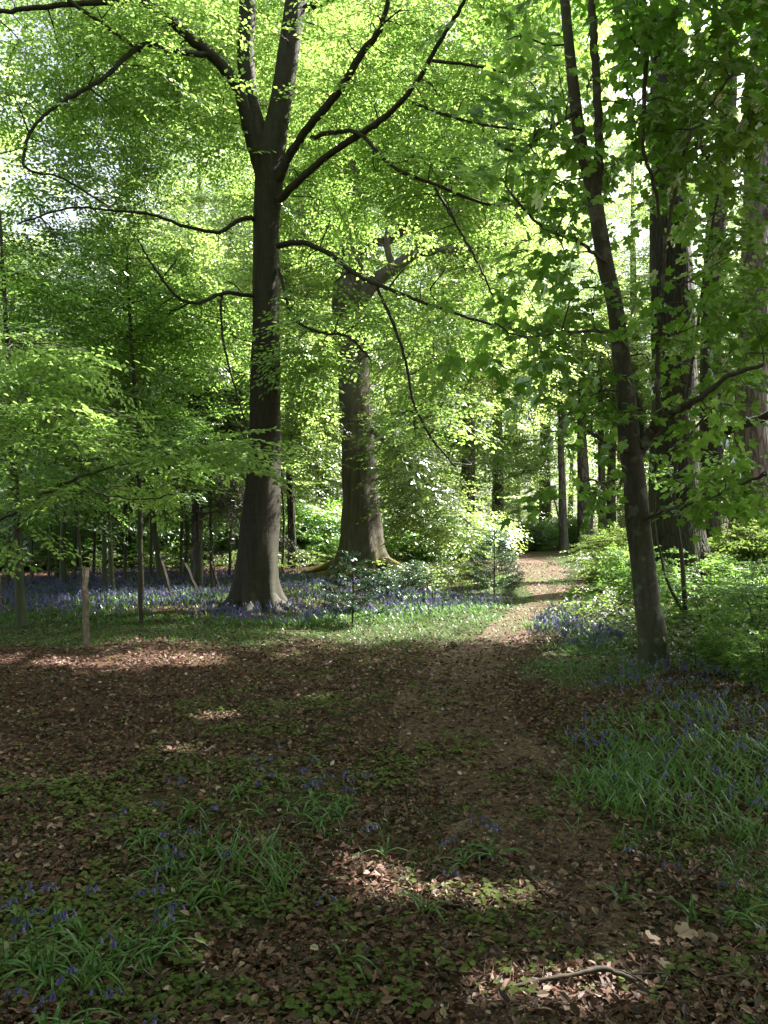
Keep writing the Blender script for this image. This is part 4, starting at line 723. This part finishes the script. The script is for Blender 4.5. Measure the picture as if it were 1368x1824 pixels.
# young firs
def fir(label, loc, h, rad, seed, dens=1.0):
    rng = np.random.default_rng(seed); root = thing('young_fir', label, 'fir sapling', (loc[0], loc[1], float(height(*loc))), 'young firs beside the path'); g = Geo(); cg = Geo()
    tube(g, smooth_path(np.array([[0, 0, -.05, .018], [.01, 0, h * .5, .012], [0, .01, h, .004]]), 5), 6)
    nb = int(26 * dens); P_, D_, N_ = [], [], []
    for i in range(nb):
        z = h * (.08 + .9 * (i / nb)); a = i * 2.4 + rng.normal(0, .3); l = rad * (1 - z / h) ** .75 * rng.uniform(.7, 1.1) + .06
        q = np.array([math.cos(a), math.sin(a)]); pts = np.array([[0, 0, z, .006], [q[0] * l * .5, q[1] * l * .5, z + .12 * l, .003], [q[0] * l, q[1] * l, z + .34 * l, .0015]]); tube(g, smooth_path(pts, 3), 4)
        for tws in np.linspace(.25, 1, max(3, int(l / .05))):
            c = np.array([q[0] * l * tws, q[1] * l * tws, z + (.10 * tws + .24 * tws ** 2) * l])
            for s_ in (-1, 1, 0):
                aa = a + s_ * .8; m_ = 9; ll = .10 + .22 * l * (1.1 - tws)
                for k_ in range(m_):
                    f_ = k_ / m_; sd = 1 if k_ % 2 else -1
                    P_.append(c + np.array([math.cos(aa), math.sin(aa), 0.02]) * ll * f_); an = aa + sd * 1.0; D_.append([math.cos(an), math.sin(an), rng.normal(.2, .5)])
    P_ = np.array(P_); D_ = norm(np.array(D_)); nn = norm(np.stack([rng.normal(0, .5, len(P_)), rng.normal(0, .5, len(P_)), np.ones(len(P_))], -1))
    base = ([(0, 0, 0), (.5, .14, 0), (1, 0, 0), (.5, -.14, 0)], [(0, 1, 2, 3)]); cg.inst(leaf_verts(P_, D_, nn, rng.uniform(.045, .075, len(P_)), base), base[1], 0, rng.random(len(P_)))
    g.build('stem', M_WOOD, root); cg.build('foliage', M_FIR, root); return root
fir('small dark fir sapling standing in the bluebells before the old beech', at(628, 1112), 1.15, .55, 5)
fir('fuller dark fir sapling at the left side of the sunny path', at(880, 1058), 1.45, .75, 6, 1.3)
fir('thin low fir seedling between the two larger firs', at(735, 1062), .75, .5, 7, .8)
fir('tiny fir seedling left of the sunlit root', at(690, 1068), .6, .45, 8, .8)
# the drooping conifer in the left wood
def conifer(label, loc, h, seed):
    rng = np.random.default_rng(seed); root = thing('larch_tree', label, 'conifer', (loc[0], loc[1], float(height(*loc)))); g = Geo(); cg = Geo()
    tube(g, smooth_path(np.array([[0, 0, -.1, .16], [0, .1, h * .5, .11], [.1, 0, h, .03]]), 8), 10); P_, D_, N_ = [], [], []
    for i in range(85):
        z = h * rng.uniform(.22, .98); a = rng.random() * 6.28; l = 2.9 * (1.05 - z / h) ** .6 * rng.uniform(.6, 1.1); q = np.array([math.cos(a), math.sin(a)])
        pts = smooth_path(np.array([[0, 0, z, .03], [q[0] * l * .5, q[1] * l * .5, z + .05 * l, .018], [q[0] * l, q[1] * l, z - .28 * l, .005]]), 5); tube(g, pts, 5)
        for c in pts[3:]:
            for r_ in range(7):
                aa = a + rng.choice([-1, 1]) * rng.uniform(.4, 1.3); P_.append(c[:3]); D_.append([math.cos(aa), math.sin(aa), rng.uniform(-.9, -.2)]); N_.append([rng.normal(0, .4), rng.normal(0, .4), 1])
    T = []
    for k_ in range(4):
        ps, ds = [], []
        for i in range(26):
            s_ = 1 if i % 2 else -1; ps.append([i * .022, 0, -.00035 * i * i]); an = s_ * 1.0; ds.append([math.cos(an), math.sin(an), rng.normal(0, .3)])
        T.append(dict(pos=np.array(ps), d=norm(np.array(ds)), n=norm(np.stack([rng.normal(0, .6, 26), rng.normal(0, .6, 26), np.ones(26)], -1)), s=rng.uniform(.05, .08, 26), tw=[(np.zeros(3), np.array([.55, 0, -.2]))]))
    base = ([(0, 0, 0), (.5, .08, 0), (1, 0, 0), (.5, -.08, 0)], [(0, 1, 2, 3)]); stamp(cg, rng, T, np.array(P_), norm(np.array(D_)), norm(np.array(N_)), rng.uniform(.7, 1.3, len(P_)), base, 0, 1, .004)
    g.build('trunk', B_FAR, root); cg.build('crown', [M_DEADFIR, M_WOOD], root)
M_DEADFIR = leaf_mat('larch_needle', ((0.035, 0.045, 0.02), (0.06, 0.06, 0.03)), ((0.05, 0.06, 0.02), (0.08, 0.09, 0.03)), gloss=0.01, tr=0.2)
conifer('dark conifer with drooping olive boughs in the left wood', (-4.7, 20.0), 7.8, 9)

# ================================================================== STAKES
def stake(label, uvb, uvt, Y, wd, seed, round_=False):
    mt_ = M_STAKE if seed in (1, 7) else M_STICK
    rng = np.random.default_rng(seed); b = P(*uvb, Y); tp = P(*uvt, Y); bz = float(height(b[0], b[1])); tp[2] += bz - b[2] if abs(bz - b[2]) > .0 else 0; b[2] = bz; g = Geo(); r = wd / 2 / F * Y
    ax = tp - b; pts = np.array([[0, 0, -.15, r], *[[*(ax * q + rng.normal(0, .006, 3)), r * (1 + rng.normal(0, .05))] for q in np.linspace(0, 1, 9)]]); tube(g, pts, 12 if round_ else 4, 0, (lambda p, th: 1 + .06 * np.sin(2 * th[None] + 3 * p[:, 2:3])), smooth=round_)
    o = g.build('fence_stake', mt_, None, label=label, category='stake', group='old stakes in the left wood'); o.location = (b[0], b[1], bz)
stake('tallest square wooden stake standing in the leaf litter', (153, 1157), (153, 1014), 10.0, 11, 1)
stake('thin dark upright stake at the edge of the bluebells', (250, 1114), (250, 985), 12.4, 7, 2)
stake('longest slanting stake leaning left, right of the upright stakes', (309, 1077), (284, 990), 15.5, 6, 3)
stake('slanting stake leaning left in the middle of the row', (357, 1064), (330, 1004), 17, 6, 4)
stake('slanting stake nearest the big dark beech', (394, 1056), (376, 996), 18, 5, 5)
stake('short upright stake beside the slanting one nearest the beech', (378, 1058), (378, 1000), 18.5, 6, 6)
stake('pale stake cut by the left edge of the photo', (-1, 1098), (-1, 1023), 13.5, 7, 7)

# ================================================================== LOG AND BRUSH PILE, STICKS
rng = np.random.default_rng(91)
root = thing('brush_pile', 'pinkish pile of cut branches in the sun right of the old beech', 'brush pile', (*at(785, 1030), float(height(*at(785, 1030)))))
for i in range(60):
    g = Geo(); c = np.array([rng.normal(0, .6), rng.normal(0, .35), abs(rng.normal(.12, .10))]); a = rng.normal(0, .5) + (3.14 if rng.random() < .5 else 0); l = rng.uniform(.4, 1.1); d = np.array([math.cos(a), math.sin(a), rng.normal(0, .15)]) * l / 2; r = rng.uniform(.015, .05)
    tube(g, smooth_path(np.array([[*(c - d), r], [*(c + rng.normal(0, .04, 3)), r * .9], [*(c + d), r * .6]]), 4), 7, 0, rnd=rng.random()); g.build('cut_branch', M_PALE, root)
def stick(label, pts, seed, twigs=0, mat=M_STICK, name='fallen_branch', cat='branch'):
    """pts: (u, v, width px, height above the ground)"""
    rng = np.random.default_rng(seed); w_ = []
    for u, v, wd, hz in pts: q = G(u, v); w_.append([q[0], q[1], float(height(q[0], q[1])) + hz * .8, wd / 2.7 / F * q[1]])
    w_ = np.array(w_); o_ = w_[0, :3].copy(); g = Geo(); s = smooth_path(w_, 7); s[:, 2] += rng.normal(0, .0015, len(s)); s[:, :3] -= o_
    tube(g, s, 8, 0, lambda p, th: 1 + .12 * np.sin(2 * th[None] + 40 * p[:, :1]) + rng.normal(0, .10, (len(p), 8)), rnd=rng.random())
    for k_ in range(twigs):
        j = rng.integers(len(s) // 4, len(s) - 2); a = rng.random() * 6.28; l = rng.uniform(.08, .25); e = s[j, :3] + np.array([math.cos(a) * l, math.sin(a) * l, rng.uniform(0, .04)])
        tube(g, smooth_path(np.array([[*s[j, :3], s[j, 3] * .5], [*((s[j, :3] + e) / 2 + rng.normal(0, .01, 3)), s[j, 3] * .4], [*e, .001]]), 4), 5)
    o = g.build(name, mat, None, label=label, category=cat, group='sticks lying on the woodland floor'); o.location = o_
stick('curved mossy fallen branch lying in the sun at the bottom right', [(918, 1775, 8, .02), (960, 1768, 10, .03), (1030, 1762, 12, .05), (1075, 1756, 13, .06), (1120, 1765, 13, .04), (1150, 1785, 12, .02), (1185, 1790, 8, .015)], 1, 3)
stick('dark forked stick lying across the path below its middle', [(790, 1625, 4, .02), (820, 1638, 9, .03), (850, 1652, 9, .025), (880, 1664, 7, .02), (940, 1664, 4, .015)], 2, 3)
stick('thin dark stick on the path above the forked stick', [(930, 1555, 4, .02), (950, 1575, 6, .03), (985, 1605, 6, .02), (1040, 1622, 5, .02)], 3, 4)
stick('pale straight twig running down to the lower right corner', [(1232, 1745, 4, .01), (1265, 1780, 6, .02), (1310, 1800, 7, .02), (1368, 1805, 6, .015)], 4, 1)
stick('thin upright-lying twig left of the lower right corner', [(1243, 1680, 4, .01), (1240, 1710, 5, .02), (1236, 1738, 4, .01)], 5)
stick('thin curved stick beside the sunlit patch on the left', [(280, 1355, 4, .02), (330, 1362, 6, .02), (365, 1358, 7, .03), (385, 1345, 4, .03)], 6, 1)
stick('small pale twig lying on the bare path', [(760, 1218, 4, .02), (785, 1216, 5, .02), (802, 1210, 3, .02)], 7)
stick('thin straight twig among the leaves at the bottom edge', [(520, 1822, 6, .015), (560, 1800, 5, .02), (590, 1782, 3, .01)], 8)
stick('long thin root-like twig left of the forked stick', [(762, 1706, 3, .01), (790, 1670, 4, .015), (826, 1648, 3, .01)], 9)
stick('short stub of dead wood in the leaves at the lower middle', [(522, 1730, 5, .02), (545, 1719, 12, .03), (565, 1716, 15, .03), (588, 1726, 10, .02), (603, 1738, 4, .01)], 10, 0, cat='dead wood', name='wood_stub')
stick('small dark chunk of rotten wood left of the path', [(822, 1534, 4, .03), (840, 1529, 10, .03), (860, 1526, 13, .03), (884, 1531, 5, .02)], 12, 0, cat='dead wood', name='wood_chunk')
for i, (u, v, lab) in enumerate(((1208, 1668, 'large pale dead leaf nearest the lower right twig'), (1150, 1683, 'pale dead leaf left of the largest pale leaf'), (1180, 1740, 'curled pale leaf above the curved mossy branch'))):
    q = G(u, v); g = Geo(); b = leaf_verts(np.zeros((1, 3)), np.array([[1, .3 * i, .1]]), norm(np.array([[.1, -.2, 1]])), np.array([.085 - .02 * i]), MAPLE); g.inst(b, MAPLE[1], 0, np.array([.86])); o = g.build('fallen_leaf', M_LITTER, None, label=lab, category='leaf', group='large pale leaves on the ground'); o.location = (q[0], q[1], float(height(q[0], q[1])) + .035)

# ================================================================== FLOOR COVER (uncountable)
def scatter(rng, n, y0, y1, power=1.0, side=0.52):
    """points on the visible ground; density falls with distance"""
    uu = rng.random(n)
    if abs(power - 1) < 1e-6: Y = y0 * (y1 / y0) ** uu
    else: Y = (y0 ** (1 - power) + uu * (y1 ** (1 - power) - y0 ** (1 - power))) ** (1 / (1 - power))
    X = rng.uniform(-1, 1, n) * (side * Y + 2.6); return X, Y
def lay(x, y, dz): return np.stack([x, y, height(x, y) + dz], -1)
rng = np.random.default_rng(101)
# leaf litter
n = 520000; X, Y = scatter(rng, n, 2.0, 30, 1.0); u, v = uv_of(X, Y); gz = zmax(u, v, GRASS); pd = path_dist(X, Y); keep = rng.random(n) < np.clip(1.0 - .65 * gz - .15 * soft(pd, .5, 1.0) - .3 * zmax(u, v, BARE), 0.12, 1) * (.35 + .65 * sm(vnoise(X, Y, 2.2, 4) * 1.6))
X, Y = X[keep], Y[keep]; N = len(X); a = rng.random(N) * 6.283; d = np.stack([np.cos(a), np.sin(a), rng.normal(0, .35, N)], -1); nn = norm(np.stack([rng.normal(0, .6, N), rng.normal(0, .6, N), np.ones(N)], -1))
LIT_ = ([(0, 0, 0), (0.3, 0.27, 0.10), (0.7, 0.24, 0.09), (1, 0, -0.05), (0.7, -0.24, 0.09), (0.3, -0.27, 0.10)], HI[1]); g = Geo(); sz = (.008 + .036 * rng.random(N) ** 2.0) * (1 + .045 * Y)
g.inst(leaf_verts(lay(X, Y, rng.uniform(.002, .026, N)), norm(d), nn, sz, LIT_), LIT_[1], 0, np.clip(rng.beta(1.1, 1.7, N), 0, 1)); 
# twiglets among the leaves
n = 24000; X, Y = scatter(rng, n, 2.2, 12, 1.0); a = rng.random(n) * 6.283; L_ = rng.uniform(.03, .14, n); A = lay(X, Y, rng.uniform(.008, .03, n)); B = A + np.stack([np.cos(a) * L_, np.sin(a) * L_, rng.normal(0, .008, n)], -1); S = norm(np.cross(B - A, [0, 0, 1.0])) * .0016; Z = np.array([0, 0, .0016])
g.inst(np.stack([A - S, A + Z, B + Z * .5, B - S * .5], 1), [(0, 1, 2, 3)], 0, np.full(n, .6)); g.inst(np.stack([A + S, A + Z, B + Z * .5, B + S * .5], 1), [(0, 1, 2, 3)], 0, np.full(n, .3))
g.build('leaf_litter', M_LITTER, None, kind='stuff')
# small green herbs: rosettes of a few little leaves
TR = []
for k_ in range(6):
    m_ = rng.integers(4, 8); a = rng.random(m_) * 6.283; rr = rng.uniform(.01, .04, m_); TR.append(dict(pos=np.stack([np.cos(a) * rr, np.sin(a) * rr, rng.uniform(.012, .05, m_)], -1), d=norm(np.stack([np.cos(a), np.sin(a), rng.normal(-.1, .2, m_)], -1)), n=norm(np.stack([rng.normal(0, .3, m_), rng.normal(0, .3, m_), np.ones(m_)], -1)), s=rng.uniform(.018, .036, m_), tw=[]))
n = 92000; X, Y = scatter(rng, n, 2.0, 22, 0.95); u, v = uv_of(X, Y); cz = zmax(u, v, COVER); keep = rng.random(n) < np.clip(cz * 1.0 + .06, 0, 1) * sm((vnoise(X, Y, 2.4, 6) * .6 + vnoise(X, Y, 7, 16) * .4 - .3) * 3.0) * (1 - .8 * zmax(u, v, BARE))
X, Y = X[keep], Y[keep]; N = len(X); a = rng.random(N) * 6.283; g = Geo(); stamp(g, rng, TR, lay(X, Y, 0), np.stack([np.cos(a), np.sin(a), 0 * a], -1), np.tile([0, 0, 1.0], (N, 1)), rng.uniform(.35, 1.0, N), RND, 0, 0, 0, rnd=np.clip(vnoise(X, Y, 1.3, 9) + rng.normal(0, .2, N), 0, 1))
g.build('ground_cover', M_COVER, None, kind='stuff')
# grass and bluebell leaves: arching blades in tufts
def blades(g, rng, X, Y, H, Wd, mat=0, lean=1.0, rnd=None):
    N = len(X); a = rng.random(N) * 6.283; b = lay(X, Y, -.01); ln = lean * rng.uniform(.25, .9, N); ca, sa = np.cos(a), np.sin(a); D = np.stack([ca, sa, 0 * a], -1); S = np.stack([-sa, ca, 0 * a], -1); up = np.array([0, 0, 1.0])
    pts = []
    for (q, f_, w_) in ((0, 0, .7), (.45, .22, 1.0), (.8, .62, .85), (.86, 1.05, .1)):
        c = b + up * (H * q)[:, None] + D * (H * ln * f_)[:, None] - (up * (H * ln * .25 * f_ ** 3)[:, None]); ww = S * (Wd * w_)[:, None]; pts += [c - ww, c + ww]
    g.inst(np.stack(pts, 1), [(0, 1, 3, 2), (2, 3, 5, 4), (4, 5, 7, 6)], mat, rnd if rnd is not None else rng.random(N))
n = 400000; X, Y = scatter(rng, n, 2.0, 34, 1.15); u, v = uv_of(X, Y); gz = zmax(u, v, GRASS); pdm = soft(path_dist(X, Y), .35, 1.0) * (Y > 8); keep = rng.random(n) < np.clip(gz * 1.05 + .015, 0, 1) * sm((vnoise(X, Y, 1.5, 12) * .6 + vnoise(X, Y, 5, 13) * .4 - .22) * 2.6) * (1 - np.where(Y > 8.6, .12, .5) * pdm) * np.where(Y < 7.5, .5, 1)
X, Y = X[keep], Y[keep]; tx = X + rng.normal(0, .02, len(X)); ty = Y + rng.normal(0, .02, len(X)); u, v = uv_of(tx, ty); big = zmax(u, v, BELLS + [(1230, 1380, 260, 160), (380, 1570, 170, 90), (90, 1700, 170, 90)]); H = (.045 + .085 * big) * rng.uniform(.6, 1.4, len(X)) * (1 + .012 * Y); g = Geo(); blades(g, rng, tx, ty, H, (.0016 + .0015 * big) * (1 + .11 * Y), lean=1.7)
g.build('grass', M_GRASS, None, kind='stuff')
# the bluebell carpet
def bells(g, rng, X, Y, H, sc):
    """stalks with nodding bells; mat 0 stalk, mat 1 petals"""
    N = len(X); a = rng.random(N) * 6.283; D = np.stack([np.cos(a), np.sin(a), 0 * a], -1); S = np.stack([-np.sin(a), np.cos(a), 0 * a], -1); b = lay(X, Y, 0); up = np.array([0, 0, 1.0])
    top = b + up * H[:, None] + D * (H * .12)[:, None]; w_ = .0016 * sc; mid = b + up * (H * .6)[:, None]
    g.inst(np.stack([b - S * w_[:, None], b + S * w_[:, None], mid + S * w_[:, None], mid - S * w_[:, None], top + S * (w_ * .6)[:, None], top - S * (w_ * .6)[:, None]], 1), [(0, 1, 2, 3), (3, 2, 4, 5)], 0, rng.random(N))
    for k_ in range(7):
        f_ = k_ / 6; c = top + D * (H * .16 * (f_ - .3))[:, None] - up * (H * (.02 + .30 * (1 - f_)) * .9)[:, None] + S * (rng.normal(0, .006, N) * sc)[:, None]
        l = .017 * sc * rng.uniform(.8, 1.2, N); r = .0065 * sc; ax = norm(-up + D * .5 + rng.normal(0, .25, (N, 3))); s1 = norm(np.cross(ax, D + .01)); s2 = np.cross(ax, s1); cn = [c]
        for q in range(4): ang = q * 1.5708; cn.append(c + ax * l[:, None] + (s1 * math.cos(ang) + s2 * math.sin(ang)) * r[:, None])
        g.inst(np.stack(cn, 1), [(0, 1, 2), (0, 2, 3), (0, 3, 4), (0, 4, 1)], 1, rng.random(N))
n = 52000; X, Y = scatter(rng, n, 4.2, 34, 1.0); u, v = uv_of(X, Y); bz = zmax(u, v, BELLS); pdm = soft(path_dist(X, Y), .6, 1.1); keep = rng.random(n) < np.clip(bz * (.35 + .9 * vnoise(X, Y, 1.2, 15)), 0, 1) * (1 - pdm); X, Y = X[keep], Y[keep]
g = Geo(); bells(g, rng, X, Y, rng.uniform(.15, .27, len(X)) * np.where(Y < 10, .8, 1), (1 + .035 * Y) * np.where(Y < 10, .85, 1)); g.build('bluebell_carpet', [M_GRASS, M_BELL], None, kind='stuff')
print('bells', len(X))
# taller leafy herbs in the sun and among the right-hand flowers
n = 5200; X, Y = scatter(rng, n, 7, 34, 0.9); u, v = uv_of(X, Y); hz = zmax(u, v, [(1250, 1100, 260, 70), (1150, 1000, 150, 40), (790, 1050, 110, 18), (1300, 1180, 160, 50, .5), (900, 1005, 40, 15), (330, 1010, 330, 14), (1150, 1060, 120, 40)]); keep = (rng.random(n) < hz) & (path_dist(X, Y) > 1.35)
X, Y = X[keep], Y[keep]; N = len(X); g = Geo()
for lay_ in range(3):
    a = rng.random(N) * 6.283; H = rng.uniform(.10, .42, N) * (1 + .6 * (Y > 17)); stamp(g, rng, T_BUSH, lay(X + rng.normal(0, .1, N), Y + rng.normal(0, .1, N), H), np.stack([np.cos(a), np.sin(a), 0 * a - .1], -1), norm(np.stack([rng.normal(0, .3, N), rng.normal(0, .3, N), np.ones(N)], -1)), rng.uniform(.8, 1.4, N) * (1 + .012 * Y), LO, 0, 1, .0015)
    blades(g, rng, X, Y, H * 1.1, np.full(N, .003), 1, .1)
g.build('undergrowth', [M_HERB, M_WOOD], None, kind='stuff')

# ================================================================== SINGLE BLUEBELLS NEAR THE CAMERA
def bluebell(label, u, v, seed, group, hz=None, toward=None):
    rng = np.random.default_rng(seed); H = hz or rng.uniform(.17, .24); Yc = (CAMZ - H) * F / (v - HOR); X = (u - 684) / F * Yc; base = np.array([X, Yc, float(height(X, Yc))]); root = thing('bluebell', label, 'bluebell', tuple(base), group)
    a = rng.random() * 6.28; D = np.array([math.cos(a), math.sin(a), 0]); sp = smooth_path(np.array([[0, 0, -.01, .0026], [*(D * .01 + [0, 0, H * .55]), .0022], [*(D * .035 + [0, 0, H * .92]), .0018], [*(D * .075 + [0, 0, H * 1.0]), .0014], [*(D * .11 + [0, 0, H * .93]), .001]]), 6)
    g = Geo(); tube(g, sp, 6, 0, rnd=.4); g.build('stem', M_GRASS, root)
    lg = Geo(); n_ = rng.integers(5, 9); X_, Y_ = np.full(n_, 0.) + rng.normal(0, .012, n_), rng.normal(0, .012, n_); aa = rng.random(n_) * 6.283
    for k_ in range(n_):
        L_ = rng.uniform(.14, .26); q = np.array([math.cos(aa[k_]), math.sin(aa[k_]), 0]); s = np.array([-q[1], q[0], 0]); vv = []
        for t_ in np.linspace(0, 1, 8):
            c = np.array([X_[k_], Y_[k_], 0]) + q * L_ * (t_ ** 1.4) * .8 + np.array([0, 0, L_ * (.75 * t_ - .72 * t_ ** 2.6)]); w_ = .0055 * (1 - t_ ** 3) + .0004; vv += [c - s * w_ + [0, 0, w_ * .5], c, c + s * w_ + [0, 0, w_ * .5]]
        lg.add(vv, [(3 * i, 3 * i + 1, 3 * i + 4, 3 * i + 3) for i in range(7)] + [(3 * i + 1, 3 * i + 2, 3 * i + 5, 3 * i + 4) for i in range(7)], 0, rng.random(), True)
    lg.build('leaf', M_GRASS, root)
    nb = rng.integers(4, 8); fg = Geo()
    for k_ in range(nb):
        j = len(sp) - 1 - int(k_ * (len(sp) * .5) / nb); c = sp[j, :3]; e = rng.random() * 6.28; out = norm(D * .6 + np.array([math.cos(e), math.sin(e), 0]) * .8); c1 = c + out * .010 + [0, 0, .002]; c2 = c1 + out * .006 - [0, 0, .006]
        tube(fg, np.array([[*c, .0008], [*c1, .0008], [*c2, .0010]]), 4, 0, rnd=.2)
        ax = norm(out * .35 - np.array([0, 0, 1.0])); l = rng.uniform(.013, .018); pts = [[*(c2), .0022], [*(c2 + ax * l * .25), .0046], [*(c2 + ax * l * .7), .0042], [*(c2 + ax * l * .9), .0052], [*(c2 + ax * l), .0072]]
        tube(fg, np.array(pts), 6, 0, lambda p, th: 1 + .18 * np.sin(6 * th[None]), rnd=rng.uniform(.2, 1))
    fg.build('flower', M_BELL, root)
FG = [('left corner', 'nodding bluebell in the loose patch above the lower left corner', [(40, 1550), (52, 1575), (102, 1572), (147, 1586), (22, 1608), (68, 1618), (57, 1640), (76, 1645), (92, 1636), (162, 1652), (10, 1628)]),
      ('clump', 'bluebell in the small group above the lower left grassy clump', [(290, 1583), (243, 1618), (275, 1588), (300, 1590), (265, 1612)]),
      ('pair', 'bluebell in the bright pair standing over the left middle grass', [(318, 1522), (342, 1524)]),
      ('upper', 'bluebell in the sparse trio left of the grass clump', [(280, 1488), (304, 1470), (320, 1481)]),
      ('low', 'bluebell drooping over the strap leaves near the bottom left corner', [(105, 1742), (130, 1738), (148, 1745), (86, 1748)]),
      ('mid', 'bluebell in the thin drift crossing the middle of the floor', [(425, 1362), (432, 1378), (340, 1394), (320, 1402), (500, 1388), (520, 1380), (536, 1392), (558, 1385), (580, 1386), (596, 1382), (610, 1388), (625, 1385), (545, 1352), (590, 1408), (505, 1362), (470, 1405), (570, 1412), (262, 1420), (245, 1432)]),
      ('path', 'bluebell in the little group left of the path middle', [(845, 1450), (864, 1446), (882, 1442), (825, 1478), (685, 1465)]),
      ('right', 'bluebell standing alone among leaves at the right edge', [(1328, 1555), (1366, 1575)])]
k0 = 500
for gname, lab, pts in FG:
    for (u, v) in pts: bluebell(lab, u, v, k0, lab.replace('bluebell', 'bluebells', 1)); k0 += 1
for lab, u, v in (('single bluebell at the front of the left middle grass', 367, 1443), ('single bluebell right of the bright pair', 396, 1531), ('single low bluebell at the bottom edge left of the middle', 315, 1784), ('single bluebell in front of the sunlit leaves in the centre', 617, 1606), ('single bluebell left of the forked stick', 760, 1556), ('single bluebell over dead leaves right of the path', 1108, 1502), ('single bluebell in the grass right of the path, half hidden', 1234, 1532)):
    bluebell(lab, u, v, k0, 'single bluebells on the woodland floor'); k0 += 1
print('objects', len(bpy.data.objects), 'polys', sum(len(m.polygons) for m in bpy.data.meshes))
